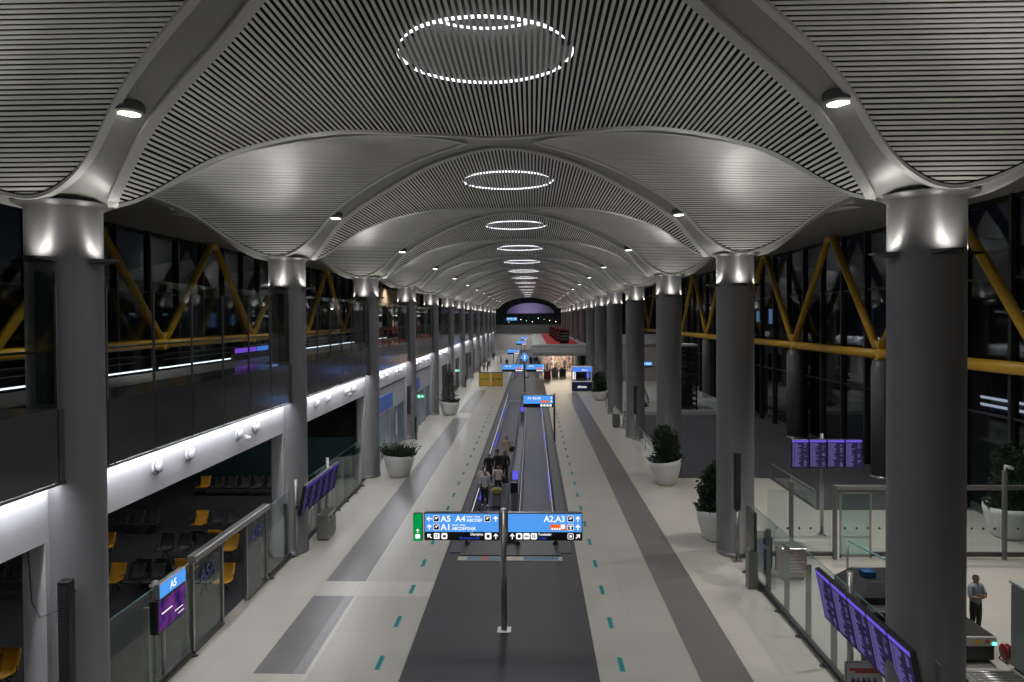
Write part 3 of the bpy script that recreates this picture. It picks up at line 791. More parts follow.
# screens on the walkway centre
def centre_post(lab, y, lit):
    t = thing('information_post', lab, 'information post', (0.03, y, .18))
    G().bbox(-.14, .14, -.06, .06, 0, .75, .02).build('post', M_steel, t)
    G().bbox(-.17, .17, -.07, .07, .75, 1.25, .02).build('case', M_dsteel, t)
    G().box(-.15, .15, -.076, -.07, .78, 1.22).build('screen', M_blueg if lit else M_sblack, t)
centre_post('blue-lit information post on the walkway divider beside the passengers', 35.0, True)
centre_post('blue-lit information post on the walkway divider near the second sign', 60.5, True)
centre_post('unlit information post on the walkway divider close behind the nearest sign', 32.4, False)

# ------------------------------------------------------------------ floor stickers
st0 = None
for sg, sd, x in ((-1, 'left', -3.13), (1, 'right', 3.16)):
    for i in range(23):
        y = 15.75 + 2.5 * i - .42
        lab = 'cyan distance sticker on the %s side of the dark strip, %s from the front' % (sd, ORD[i + 1])
        if st0 is None:
            st0 = thing('floor_sticker', lab, 'floor sticker', (x, y, 0.004), 0, 'cyan floor stickers beside the walkway')
            G().box(-.07, .07, 0, .74, 0, .003).build('sheet', M_cyan, st0)
            g = G()
            for j in range(7): g.box(-.04, .02 + .015 * (j % 3), .06 + j * .105, .12 + j * .105, .003, .005)
            g.build('lettering', M_cyand, st0)
        else: dup(st0, (x, y, 0.004), 0, lab)

# ------------------------------------------------------------------ planters
def leaf(g, p, d, L, w, up):
    d = Vector(d).normalized(); s = d.cross(up).normalized() * w; p = Vector(p)
    n = s.cross(d).normalized() * w * .5
    g.add([p, p + d * L * .5 + s + n * .3, p + d * L, p + d * L * .5 - s + n * .3, p + d * L * .5 - n * .4], [(0, 1, 4), (1, 2, 4), (2, 3, 4), (3, 0, 4)])
def planter(lab, loc, R, H, kind, ph, tilt=.14, seed=1):
    t = thing('planter', lab, 'planter', loc)
    def tl(x, y, z): return (x, y, z + tilt * x * (max(0, z) / H) ** 2)
    G().lathe([(0, 0), (.55 * R, 0), (.68 * R, .12 * H), (.86 * R, .45 * H), (.97 * R, .8 * H), (R, H), (.93 * R, H), (.9 * R, .86 * H)], n=36, fn=tl).build('bowl', M_pot, t)
    G().lathe([(0, .88 * H), (.91 * R, .86 * H)], n=24, fn=tl).build('soil', M_soil, t)
    rr = random.Random(seed); g = G(); stm = G()
    def rv(): return Vector((rr.gauss(0, 1), rr.gauss(0, 1), rr.gauss(0, 1))).normalized()
    for i in range(170):                                        # low shrubs on the rim
        a = rr.random() * 2 * PI; r = R * .95 * math.sqrt(rr.random()); b = Vector((r * math.cos(a), r * math.sin(a), H * .88 + rr.random() * .25 + tilt * r * math.cos(a) * .8))
        d = Vector((math.cos(a) * (.3 + r / R), math.sin(a) * (.3 + r / R), .9 + rr.random())); leaf(g, b, d, .22 + .16 * rr.random(), .045, Vector((rr.random(), rr.random(), .3)))
    if kind == 'bush':
        n = 2600
        for k in range(5): a = k * 1.26; stm.tube((.12 * math.cos(a), .12 * math.sin(a), H * .85), (.3 * math.cos(a), .3 * math.sin(a), H + ph * .7), .03, .012, 7)
        lob = [(Vector((rr.uniform(-.2, .2), rr.uniform(-.2, .2), H + ph * f)), .32 + .42 * math.sin(PI * min(1, .25 + f * .7))) for f in [i / 9 for i in range(9)]]
        for i in range(n):
            c, r = rr.choice(lob); p = c + rv() * r * (.55 + .45 * rr.random() ** .5) * .85
            if p.z < H * .9: continue
            d = (p - c).normalized() + Vector((0, 0, .2)) + rv() * .6; leaf(g, p, d, .13 + .07 * rr.random(), .04, rv())
    elif kind == 'tree':
        stm.tube((0, 0, H * .85), (.05, 0, H + ph), .05, .015, 9)
        for lvl in range(13):
            z = H + .15 + ph * .96 * lvl / 13; rad = (.85 - .72 * lvl / 13)
            for j in range(7):
                a = j * 2 * PI / 7 + lvl * .9; e = Vector((rad * math.cos(a), rad * math.sin(a), z + .12 + .3 * rr.random()))
                stm.tube((0.02, 0, z), e, .014, .006, 5)
                for q in range(11):
                    f = .25 + .75 * q / 10; p = Vector((0, 0, z)).lerp(e, f); leaf(g, p, Vector((math.cos(a), math.sin(a), .3)) + rv() * .8, .2, .035, rv())
    else:
        for i in range(260):
            a = rr.random() * 2 * PI; r = R * .8 * math.sqrt(rr.random()); b = Vector((r * math.cos(a), r * math.sin(a), H * .88))
            d = Vector((math.cos(a) * r / R * .9, math.sin(a) * r / R * .9, .9)) + rv() * .25; tip = b + d * (.3 + ph * rr.random())
            stm.tube(b, tip, .008, .004, 4)
            for q in range(4): leaf(g, b.lerp(tip, .3 + q * .23), d + rv() * .7, .17, .035, rv())
    stm.v and stm.build('stem', M_stem, t)
    g.build('foliage', M_leaf, t)
    return t
planter('white bowl planter with low spiky shrub beside the third left column', (-6.75, 40.0, 0), .88, 1.25, 'low', .4, -.06, 3)
planter('white bowl planter with a tall conical tree beside the fifth left column', (-6.8, 65.3, 0), .9, 1.25, 'tree', 2.6, -.06, 4)
planter('white bowl planter with a dense round-topped bush in front of the third right column', (8.05, 38.15, 0), .86, 1.3, 'bush', 1.6, .14, 5)
planter('white bowl planter with a dense bush half hidden by the second right column', (8.3, 28.6, 0), .8, 1.3, 'bush', 1.6, .1, 6)
planter('white bowl planter with a dark bush beside the far kiosk', (8.2, 76.8, 0), .86, 1.0, 'bush', 1.9, .1, 7)
planter('white bowl planter with a tall dark bush behind the glass partition at the far right', (20.2, 29.0, 0), .95, 1.3, 'bush', 2.4, .05, 8)

# ------------------------------------------------------------------ line-array speakers
def speaker(lab, x, y, stand=False, z0=1.9, z1=4.0):
    t = thing('column_speaker', lab, 'speaker', (x, y, 0))
    G().bbox(-.11, .11, -.11, .11, z0, z1, .02).build('cabinet', M_black, t)
    g = G()
    for i in range(40): g.box(-.085, .085, -.116, -.11, z0 + .06 + i * (z1 - z0 - .12) / 40, z0 + .085 + i * (z1 - z0 - .12) / 40)
    g.build('grille', M_dsteel, t)
    if stand:
        G().tube((0, 0, .02), (0, 0, z0), .055).build('pole', M_steel, t); G().bbox(-.2, .2, -.2, .2, 0, .03, .01).build('base_plate', M_steel, t)
    else:
        for z in (z0 + .3, z1 - .3): G().box(-.05, .05, .1, .22, z - .03, z + .03).build('bracket', M_dsteel, t)
    return t
sp = speaker('tall black column speaker on the front of the nearest left column', -8.12, 13.28)
sp_pts = [Vector((-8.8, 13.2, 4.6)), Vector((-8.74, 13.2, 3.6)), Vector((-8.55, 13.15, 3.32)), Vector((-8.2, 13.2, 3.45))]
tag(G().path(sp_pts, .012, 6).build('speaker_cable', M_dsteel), 'thin grey cable looping down to the nearest left speaker', 'cable')
speaker('black column speaker on the fourth left column', -8.3, D(4) - .86)
speaker('black column speaker on the sixth left column', -8.3, D(6) - .86)
speaker('black column speaker on the eighth left column', -8.3, D(8) - .86)
speaker('black column speaker on a pole in front of the second right column', 8.42, 26.1, True)
speaker('black column speaker on a pole in front of the fourth right column', 8.45, 52.0, True)
for k, nm in ((4, 'fourth'), (7, 'seventh'), (9, 'ninth'), (10, 'tenth')):
    t = thing('black_screen_stand', 'low black screen totem at the foot of the %s left column' % nm, 'screen', (-7.75, D(k) - .9, 0))
    G().bbox(-.06, .06, -.35, .35, .55, 1.75, .02).build('screen', M_black, t); G().bbox(-.05, .05, -.2, .2, .0, .55, .01).build('stand', M_dsteel, t)
for k, sd in ((4, -7.85), (6, -7.85)):
    t = thing('exit_sign', 'small lit green exit sign hanging beside the %s left column' % ORD[k], 'exit sign', (sd + .35, D(k) - .3, 3.0))
    G().bbox(-.3, .3, -.03, .03, 0, .3, .01).build('case', M_dsteel, t); G().box(-.28, .28, -.036, -.03, .02, .28).build('green_face', glow('exit_green', (.05, .65, .38), .9), t)
    g = G(); rsq(g, -.12, .15, .16, -.042, -.036); arrow(g, .13, .15, .18, -PI / 2, -.042, -.036); g.build('pictograms', M_swhite, t); G().box(-.02, .02, -.02, .02, .3, .6).build('hanger', M_dsteel, t)

# ------------------------------------------------------------------ seats in the lounge
seat_prof = [(-.02, .44), (-.22, .42), (-.42, .43), (-.46, .41)]
def bench(lab, x, y, back, cols, pitch=.66, group='seat rows in the dark lounge'):
    """row of seats along local x, facing local -y; cols = 'd' or 'y' per seat"""
    t = thing('seat_row', lab, 'seat row', (x - .05, y - .75, 0), PI if back else 0, group)
    n = len(cols)
    for i, c in enumerate(cols):
        cx = i * pitch
        g = G(); w = .26
        P = [(.16, .90), (.12, .72), (.05, .50), (0, .44), (-.1, .415), (-.3, .425), (-.42, .45), (-.46, .43)]
        vs = []
        for (yy, zz) in P:
            for ww, b in ((-w, .03), (-w * .5, 0), (w * .5, 0), (w, .03)): vs.append((cx + ww, yy - b, zz + b * .5))
        for (yy, zz) in P:
            for ww, b in ((-w, .03), (-w * .5, 0), (w * .5, 0), (w, .03)): vs.append((cx + ww, yy - b + .025, zz + b * .5 - .03))
        fs = []; m_ = len(P)
        for a in range(m_ - 1):
            for b in range(3):
                q = (a * 4 + b, a * 4 + b + 1, a * 4 + b + 5, a * 4 + b + 4); fs.append(q); fs.append(tuple(v + 4 * m_ for v in q[::-1]))
            fs.append((a * 4, a * 4 + 4, a * 4 + 4 + 4 * m_, a * 4 + 4 * m_)); fs.append((a * 4 + 7, a * 4 + 3, a * 4 + 3 + 4 * m_, a * 4 + 7 + 4 * m_))
        fs.append((0, 4 * m_, 4 * m_ + 3, 3)); fs.append((4 * m_ - 4, 4 * m_ - 1, 8 * m_ - 1, 8 * m_ - 4))
        g.add(vs, fs, 0, True)
        tag(g.build('seat', M_seaty if c == 'y' else M_seatd, t), 'yellow seat' if c == 'y' else None)
    G().bbox(-.3, (n - 1) * pitch + .3, -.2, -.12, .33, .39, .01).build('beam', M_dsteel, t)
    for lx in (0, (n - 1) * pitch):
        g = G(); g.tube((lx, -.16, .36), (lx, -.42, .02), .022, n=6); g.build('leg', M_dsteel, t)
        g = G(); g.tube((lx, -.16, .36), (lx, .12, .02), .022, n=6); g.build('leg', M_dsteel, t)
    for i in range(n + 1):
        lx = (i - .5) * pitch; g = G(); g.path([(lx, -.15, .38), (lx, -.12, .6), (lx, -.36, .62)], .016, 5); g.build('armrest', M_dsteel, t)
bench('four-seat row, first seat yellow, nearest the left edge by the first left column', -12.0, 17.6, False, 'y')
bench('dark seat pair left of the yellow single seat at the left edge', -13.5, 17.6, False, 'dd')
bench('three seats with a yellow one on the left end behind the gate display', -12.9, 23.7, False, 'ydd')
bench('pair of seats with yellow right end seen through the open gate, nearer row', -9.9, 23.7, False, 'dy')
bench('back-to-back row with one yellow back behind the seats near the gate display', -10.95, 24.35, True, 'ydd')
bench('dark seat row on the far left beyond the first left column', -17.0, 23.7, False, 'ddd')
bench('three dark seats in the middle row of the lounge', -12.9, 26.9, False, 'ddd')
bench('pair of seats with yellow right end seen through the open gate, farther row', -11.2, 26.9, False, 'dy', .75)
bench('row turned away with a yellow back behind the middle dark row', -11.3, 27.55, True, 'yd')
bench('yellow-ended row at the left of the middle row', -15.9, 27.0, False, 'dy')
bench('three dark seats in the second farthest row near the beam', -16.5, 30.1, False, 'ddd')
bench('three seats with a yellow left end in the second farthest row', -13.1, 30.1, False, 'ydd')
bench('seven-seat dark row at the very back of the lounge', -16.0, 36.6, False, 'yddddddd', .7)
t = thing('scanner_post', 'small round-topped ticket reader standing behind the gate display', 'ticket reader', (-8.75, 17.6, 0))
G().tube((0, 0, 0), (0, 0, 2.2), .05).build('post', M_steel, t); G().lathe([(0, 2.2), (.13, 2.22), (.14, 2.26), (.07, 2.29), (.07, 2.35), (0, 2.37)], n=20).build('head', M_white, t)

# ------------------------------------------------------------------ bins, hoardings, rails
def bin_(lab, x, y, w, d, h, m, name='waste_bin'):
    t = thing(name, lab, 'bin', (x, y, 0))
    G().bbox(-w / 2, w / 2, -d / 2, d / 2, .06, h, .03).build('body', m, t)
    for i in (-1, 1): G().bbox(w / 2, w / 2 + .015, i * d / 4 - d * .2, i * d / 4 + d * .2, .15, h * .75, .006).build('door', M_post, t); G().box(w / 2, w / 2 + .01, i * d / 4 - d * .15, i * d / 4 + d * .15, h * .8, h * .92).build('slot', M_black, t)
    G().bbox(-w / 2 + .04, w / 2 - .04, -d / 2 + .04, d / 2 - .04, 0, .06, .01).build('plinth', M_black, t)
bin_('steel recycling bin with two doors below the edge-on flight screens', -7.65, 28.8, .5, 1.1, 1.05, M_steel)
bin_('grey waste bin beside the fourth right column railing', 7.75, 58.0, .55, .6, 1.1, M_post)
t = thing('access_terminal', 'steel pedestal with dark glass panel beside the second right column', 'terminal', (8.15, 23.5, 0))
G().bbox(-.16, .16, -.18, .18, 0, 1.25, .02).build('pedestal', M_post, t); G().bbox(-.05, .05, -.4, .5, 1.3, 2.6, .02).build('glass_panel', M_fascia, t)
for i, lab in ((0, 'yellow hoarding panel with green emblem, left of the pair by the far left columns'), (1, 'yellow hoarding panel with green emblem, right of the pair by the dark strip')):
    t = thing('hoarding_panel', lab, 'hoarding', (-6.1 + i * 1.62, 92 - .0 * i, 0))
    G().bbox(0, 1.56, 0, .08, .08, 1.95, .02).build('panel', M_hoard, t); G().box(0, 1.56, -.01, 0, 1.82, 1.95).build('top_band', M_dsteel, t)
    g = G(); g.yprism([(.35 + .22 * math.cos(a) * (1 if j % 2 else .45), 1.0 + .26 * math.sin(a) * (1 if j % 2 else .45)) for j, a in enumerate([k * PI / 5 for k in range(10)])], -.008, 0); g.box(.65, 1.35, -.008, 0, .95, 1.1); g.build('emblem', M_hgreen, t)
    for fx in (.2, 1.36): G().bbox(fx - .05, fx + .05, -.25, .35, 0, .08, .01).build('foot', M_black, t)
def railing(lab, x, y0, y1, h=1.1):
    t = thing('railing', lab, 'railing', (x, y0, 0)); L = y1 - y0; n = max(2, int(L / 2.5))
    G().path([(0, 0, 0), (0, 0, h - .1), (0, .1, h), (0, L - .1, h), (0, L, h - .1), (0, L, 0)], .03, 8).build('handrail', M_steel, t)
    for i in range(1, n): G().tube((0, L * i / n, 0), (0, L * i / n, h), .025).build('post', M_steel, t)
    for i in range(n): G().box(-.006, .006, L * i / n + .06, L * (i + 1) / n - .06, .12, h - .12).build('glass_panel', M_glass, t)
railing('steel handrail with glass panels in front of the third right column', 8.55, 42, 51)
railing('steel handrail with glass panels beyond the fourth right column', 8.2, 54.5, 70)
railing('glass railing on the right edge of the white floor beside the blue-grey carpet', 14.1, 33.2, 39.4, .85)

# ------------------------------------------------------------------ storefronts on the left
M_teal = mat('teal_shop_glass', (.10, .20, .26), .25, noise=.2, scale=.6)
M_swall = mat('shop_wall', (.42, .42, .45), .5)
for k, lab in ((3, 'pale shopfront with a wide blue sign panel between third and fourth left columns'), (4, 'pale shopfront with a small blue emblem between fourth and fifth left columns')):
    t = thing('shopfront', lab, 'shopfront', (-8.6, D(k) + .9, 0)); L = S - 1.8
    G().bbox(-.2, 0, 0, L, 2.9, 4.56, .02).build('upper_fascia', M_swall, t)
    G().bbox(-.22, .02, 0, L, 4.56, 4.7, .01).build('shadow_gap', M_black, t)
    for i in range(4):
        G().box(-.1, -.06, i * L / 4 + .03, (i + 1) * L / 4 - .03, .1, 2.85).build('glass_pane', M_teal, t)
    for i in range(5): G().bbox(-.13, -.02, max(0, i * L / 4 - .04), min(L, i * L / 4 + .04), 0, 2.9, .01).build('mullion', M_white, t)
    a, b = ((.6, 6.5) if k == 3 else (3, 5))
    G().bbox(0, .05, a, b, 3.1, 4.1, .01).build('sign_board', mat('shop_blue', (.05, .12, .40), .4, emit=(.06, .14, .6), es=.08), t)
    if k == 3: G().bbox(-.03, .0, 7.6, 8.3, .9, 2.5, .01).build('notice', M_white, t)
for k in range(5, 13):
    y0 = D(k)
    struct(G().box(-8.8, -8.52, y0 + .85, y0 + S * .55, 0, 4.72).build('wall_left_infill', M_white))
    t = thing('doorway_display', 'dark glazed doorway in the left wall, %s beyond the shopfronts' % ORD[k - 4], 'doorway', (-8.55, y0 + S * .55, 0), 0, 'dark doorways in the far left wall')
    L = S * .45 - .85
    G().box(-.12, -.05, .05, L - .05, .05, 4.0).build('glazing', M_fascia, t); G().box(-.14, 0, 0, L, 4.0, 4.72).build('header', M_white, t)
    for y in (.0, L / 2, L - .06): G().box(-.1, .0, y, y + .06, 0, 4.0).build('frame', M_dsteel, t)
# mezzanine shops and a stand-in for a reflection, behind the glass screens
t = thing('reflection_panel', 'purple and blue glowing panels standing in for a reflection at the left mezzanine', 'reflection panel', (-11.9, 29.8, 7.2)); 
M_pc = glow('purple_reflection', (.30, .10, .95), .8); M_bc = glow('blue_reflection', (.08, .25, .95), .9)
# (glowing panels built in place of a reflection in the glass)
G().bbox(-.1, .1, 0, 4, .0, .3, .02).build('base', M_dsteel, t); G().bbox(-.05, .05, 0, 4, .3, .6, .01).build('back', M_black, t); G().box(.05, .06, .1, 2.4, .35, .55).build('purple_panel', M_pc, t); G().box(.05, .06, 2.5, 3.9, .35, .55).build('blue_panel', M_bc, t)
struct(G().box(-16, -15.7, 74, 104, 10.4, 12.4).build('wall_mezzanine_shops', mat('tan_wall', (.22, .15, .09), .6)))
for k in range(5, 8):
    t = thing('shop_shelf', 'lit red and white shop shelf on the left mezzanine, %s from the front' % ORD[k - 4], 'shelf', (-15.3, D(k) + 3.5, 7.2))
    G().bbox(-.3, .0, 0, 7, 0, .9, .02).build('counter', mat('dark_red', (.20, .015, .015), .5), t); G().bbox(-.3, -.05, 0, 7, 2.2, 2.5, .01).build('canopy', M_white, t)
    g = G(); rr = random.Random(k)
    for i in range(16): g.box(-.26, -.1, .2 + i * .42, .45 + i * .42, .9, 1.2 + .5 * rr.random())
    g.build('goods', mat('shop_goods', (.5, .42, .36), .5), t); G().box(-.2, -.1, .3, 6.7, 2.15, 2.2).build('lamp', glow('shop_lamp', (1, .95, .85), 3), t)

# ------------------------------------------------------------------ kiosk, shop, deck, bridge
t = thing('kiosk', 'white and navy coffee kiosk with blue lit canopy on the right of the hall', 'kiosk', (5.8, 86.5, 0))
M_navy = mat('navy_panel', (.012, .02, .10), .4); M_kw = mat('kiosk_white', (.6, .6, .62), .4, emit=(.8, .85, 1), es=.12)
c = G().bbox(0, 2.4, 0, .7, 0, 1.1, .03).build('counter', M_navy, t); G().bbox(-.05, 2.45, -.05, .75, 1.1, 1.2, .02).build('counter_top', M_kw, t)
text('lettering', 'dilotto', .42, (1.2, -.012, .38), M_swhite, c, align='CENTER')
for x in (.03, .35, 2.0, 2.33): G().bbox(x - .05, x + .05, 1.0 if x in (.35, 2.0) else .1, 1.15 if x in (.35, 2.0) else .22, 1.2, 2.35, .01).build('pillar', M_kw, t)
G().bbox(-.05, 2.45, -.05, 1.6, 2.35, 2.98, .04).build('canopy', M_kw, t); G().box(0, 2.4, -.06, -.05, 2.4, 2.92).build('canopy_face', glow('kiosk_blue', (.08, .25, .95), .9), t)
text('lettering', 'dilotto', .26, (1.5, -.07, 2.52), M_swhite, t, align='CENTER')
G().bbox(0, 2.4, 1.5, 1.6, 0, 2.35, .01).build('back_wall', M_navy, t); G().box(.6, 1.7, 1.48, 1.5, 1.3, 2.25).build('menu_board', M_sblack, t); G().box(.1, .5, 1.48, 1.5, 1.3, 2.3).build('light_panel', M_swhite, t); G().box(1.8, 2.3, 1.48, 1.5, 1.5, 2.1).build('light_panel', M_stblue, t)
g = G()
for i in range(7): g.lathe([(0, 0), (.06, 0), (.07, .2), (.05, .28), (0, .28)], (.7 + i * .17, .3, 1.2), n=8)
g.build('cups', M_dsteel, t)
t = thing('info_pole', 'slim white pole beside the right end of the kiosk', 'pole', (8.5, 85, 0)); G().tube((0, 0, 0), (0, 0, 2.9), .05).build('shaft', M_steel, t); G().lathe([(.15, 0), (.15, .03), (.05, .05)], n=14).build('base', M_steel, t)
M_wave = mat('grey_wave_fascia', (.46, .46, .47), .35, .2)
g = G()
for i in range(7):
    z = 3.85 + i * .215; g.bbox(1.0 - .05 * i, 8.35, 95.0 - .22 * math.sin(i * .9), 96.2, z, z + .19, .03)
struct(g.build('wall_deck_fascia', M_wave))
struct(G().box(1.0, 8.3, 95.8, 160, 5.0, 5.38).build('floor_deck', mat('deck_grey', (.33, .33, .32), .5)))
struct(G().box(1.1, 8.2, 96, 160, 3.8, 4.95).build('ceiling_deck', M_wave))
struct(G().box(2.9, 7.4, 97, 158, 5.38, 5.40).build('floor_red_carpet', M_red))
rb = None
for i, (x, y) in enumerate(((4.7, 98.5), (4.5, 106), (4.4, 114), (4.3, 123), (4.2, 134))):
    lab = 'red and black duty free booth on the red carpet deck, %s from the front' % ORD[i + 1]
    if rb is None:
        rb = thing('retail_booth', lab, 'booth', (x, y, 5.4), 0, 'red booths on the deck'); rb.scale = (.8, .9, .85)
        for a in (0, 1.55): G().bbox(a, a + .15, 0, 1.2, 0, 2.1, .02).build('side_panel', M_redk, rb)
        G().bbox(0, 1.7, 0, 1.2, 2.1, 2.35, .03).build('canopy', M_redk, rb); G().bbox(.15, 1.55, .9, 1.1, 0, 2.1, .01).build('back_panel', M_black, rb)
        for z in (.5, 1.0, 1.5): G().box(.15, 1.55, .3, .9, z, z + .04).build('shelf', M_dsteel, rb)
        g = G()
        for z in (.54, 1.04, 1.54):
            for j in range(6): g.lathe([(0, 0), (.07, 0), (.07, .2), (.03, .28), (0, .3)], (.3 + j * .22, .5, z), n=8)
        g.build('bottles', mat('bottle_goods', (.4, .36, .3), .4), rb)
    else: dup(rb, (x, y, 5.4), label=lab)
# bright shop below the deck
t = thing('shop_interior', 'brightly lit confectionery shop wall under the grey wave canopy', 'shop', (2.5, 117, 0)); t.scale = (.8, 1, 1)
G().bbox(0, 6.4, 0, .2, 0, 3.8, .01).build('back_wall', mat('cream_wall', (.6, .5, .38), .5), t)
for i in range(5):
    s_ = G().bbox(.1 + i * 1.25, 1.2 + i * 1.25, -.5, 0, 0, 3.0, .02).build('shelf_unit', M_white, t)
    cols = ((.6, .45, .3), (.7, .3, .3), (.75, .7, .6), (.3, .15, .1), (.6, .25, .12))
    for ci in range(3):
        g = G(); rr = random.Random(i * 7 + ci)
        for q in range(22):
            xx = .15 + i * 1.25 + rr.random() * .9; zz = .3 + int(rr.random() * 6) * .45; g.box(xx, xx + .13, -.62, -.5, zz, zz + .3)
        g.build('goods', mat('goods_%d' % ((i + ci) % 5), cols[(i + ci) % 5], .5), s_)
G().box(.2, 6.2, -2.5, -.3, 3.72, 3.78).build('ceiling_light', glow('shop_light', (1, .86, .66), 7), t)
for i, (x, y, c, lab) in enumerate(((4.3, 106, (.35, .36, .36), 'pale grey island counter in front of the lit shop'), (5.5, 107, (.12, .13, .13), 'dark island counter right of the pale counter before the lit shop'), (3.1, 103, (.30, .03, .04), 'red display stand at the left of the lit shop'))):
    t = thing('island_counter', lab, 'counter', (x, y, 0)); G().bbox(-.5, .5, -.35, .35, .05, 1.2, .03).build('body', mat('counter_%d' % i, c, .5), t); G().bbox(-.53, .53, -.38, .38, 1.2, 1.26, .01).build('top', M_white, t)
    g = G()
    for q in range(5): g.lathe([(0, 0), (.07, 0), (.08, .15), (.04, .25), (0, .25)], (-.35 + q * .17, 0, 1.26), n=8)
    g.build('goods', mat('shop_goods', (.5, .42, .36), .5), t)
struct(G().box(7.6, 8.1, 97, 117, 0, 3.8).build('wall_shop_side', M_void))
# far bridge and end wall
struct(G().box(-12, 12, YE - 1, YE + 8, 4.75, 5.1).build('ceiling_bridge_soffit', M_white))
struct(G().box(-12, 12, YE - 1, YE + 8, 5.1, 7.3).build('wall_bridge_fascia', mat('bridge_fascia', (.13, .135, .13), .4)))
struct(G().box(-FX, FX, YE + 20, YE + 20.5, 0, 7).build('wall_end', mat('end_wall', (.45, .43, .42), .6)))
struct(G().box(-FX, FX, YE + 20, YE + 20.5, 7, 16).build('wall_end_upper', mat('end_dark', (.02, .035, .03), .6)))
t = thing('bridge_screen', 'glass balustrade with dark mullions across the far bridge', 'glass balustrade', (-10.5, YE - .9, 7.3))
G().box(0, 21, 0, .02, 0, 2.2).build('glass_panel', M_glass, t)
for i in range(15): G().box(i * 1.5 - .04, i * 1.5 + .04, -.02, .06, 0, 2.2).build('post', M_dsteel, t)
t = thing('bridge_sign', 'small blue lit sign above the far bridge', 'sign', (-5.6, YE + 2, 8.3)); G().bbox(0, 2.8, 0, .2, 0, .9, .02).build('case', M_dsteel, t); G().box(.05, 2.75, -.01, 0, .05, .85).build('blue_face', M_sblue, t); g = G(); g.box(.3, 1.6, -.016, -.01, .4, .6); rsq(g, 2.3, .5, .4, -.016, -.01); g.build('pictograms', M_swhite, t)
q = 0
for i in range(9):
    q += 1; t = thing('bridge_lamp', 'small %s lamp on the far bridge, %s from its left end' % ('green' if i % 3 == 0 else 'white', ORD[q]), 'lamp', (-5 + i * 1.5, YE + 3 + (i * 7 % 5), 8.0 + (i * 3 % 4) * .3))
    G().lathe([(0, -.12), (.09, -.08), (.12, 0), (.09, .08), (0, .12)], n=10).build('globe', glow('lamp_green', (.3, .8, .5), 2) if i % 3 == 0 else glow('lamp_white2', (1, .95, .85), 3), t); G().tube((0, 0, -.1), (0, 0, 7.3 - t.location.z), .02, n=6).build('stem', M_dsteel, t)
vs = []; n = 28; g = G()
for i in range(n + 1):
    a = PI * i / n; vs.append((.5 - 6.2 * math.cos(a), 10.2 + 2.7 * math.sin(a)))
g.yprism(vs[::-1], YE + 8, YE + 8.3); struct(g.build('wall_far_arch', mat('lilac_wall', (.30, .27, .40), .6)))

# ------------------------------------------------------------------ right side beyond the columns
struct(G().box(9.5, FX, 99.8, 100.2, 0, 5.2).build('wall_right_end', mat('beige_wall', (.36, .335, .30), .6)))
struct(G().box(9.5, FX, 99.4, 100.2, 5.2, 6.6).build('wall_right_fascia', M_white))
for i, x in enumerate((15.0, 17.6)):
    t = thing('wall_sign', 'small blue lit sign on the beige wall behind the right columns, %s of two' % ('left' if i == 0 else 'right'), 'sign', (x + 1.2, 99.7, 2.0))
    G().bbox(0, 1.6, -.1, .1, 0, .75, .02).build('case', M_black, t); G().box(.03, 1.57, -.11, -.1, .2, .72).build('blue_face', M_sblue, t); g = G(); rsq(g, .4, .45, .3, -.12, -.11); g.box(.7, 1.4, -.12, -.11, .4, .5); g.build('pictograms', M_swhite, t)
t = thing('void_balustrade', 'pale kerb with glass balustrade at the far edge of the blue-grey carpet', 'balustrade', (9.3, 65.2, 0))
G().bbox(0, 9.2, 0, .35, 0, .35, .02).build('kerb', M_white, t); G().bbox(5.4, 9.2, .4, 12, 0, .3, .02).build('side_kerb', M_white, t)
for i in range(5): G().box(i * 1.84 + .03, (i + 1) * 1.84 - .03, .16, .18, .35, 1.2).build('glass_panel', M_glass, t)
for i in range(4): G().box(9.1, 9.12, .4 + i * 2.9, 3.2 + i * 2.9, .3, 1.25).build('glass_panel', M_glass, t)
t = thing('elevator_shaft', 'glass lift shaft with black horizontal bands behind the right columns', 'elevator', (14.3, 66.5, 0))
for z in range(13): G().bbox(-.05, 2.05, -.05, 2.05, z * .5 - .04 + .05, z * .5 + .05 + .05, .01).build('band', M_black, t)
for x in (0, 2): 
    for y in (0, 2): G().box(x - .06, x + .06, y - .06, y + .06, 0, 6.2).build('corner_post', M_black, t)
G().box(.02, 1.98, .02, 1.98, .1, 6.1).build('glass_enclosure', glass('lift_glass', (.72, .82, .80), .12), t); G().bbox(-.1, 2.1, -.1, 2.1, 6.2, 6.45, .02).build('roof', M_white, t); G().bbox(.4, 1.6, .4, 1.6, .2, 2.5, .03).build('cabin', M_dsteel, t)
t = thing('escalator', 'escalator with black steps and glass sides between the third and fourth right columns', 'escalator', (11.9, 71, 0))
g = G()
for i in range(22): g.box(-.5, .5, i * .3, i * .3 + .32, .02 + i * .15 * .6 - .2, .2 + i * .15 * .6)
g.build('steps', M_rubber, t)
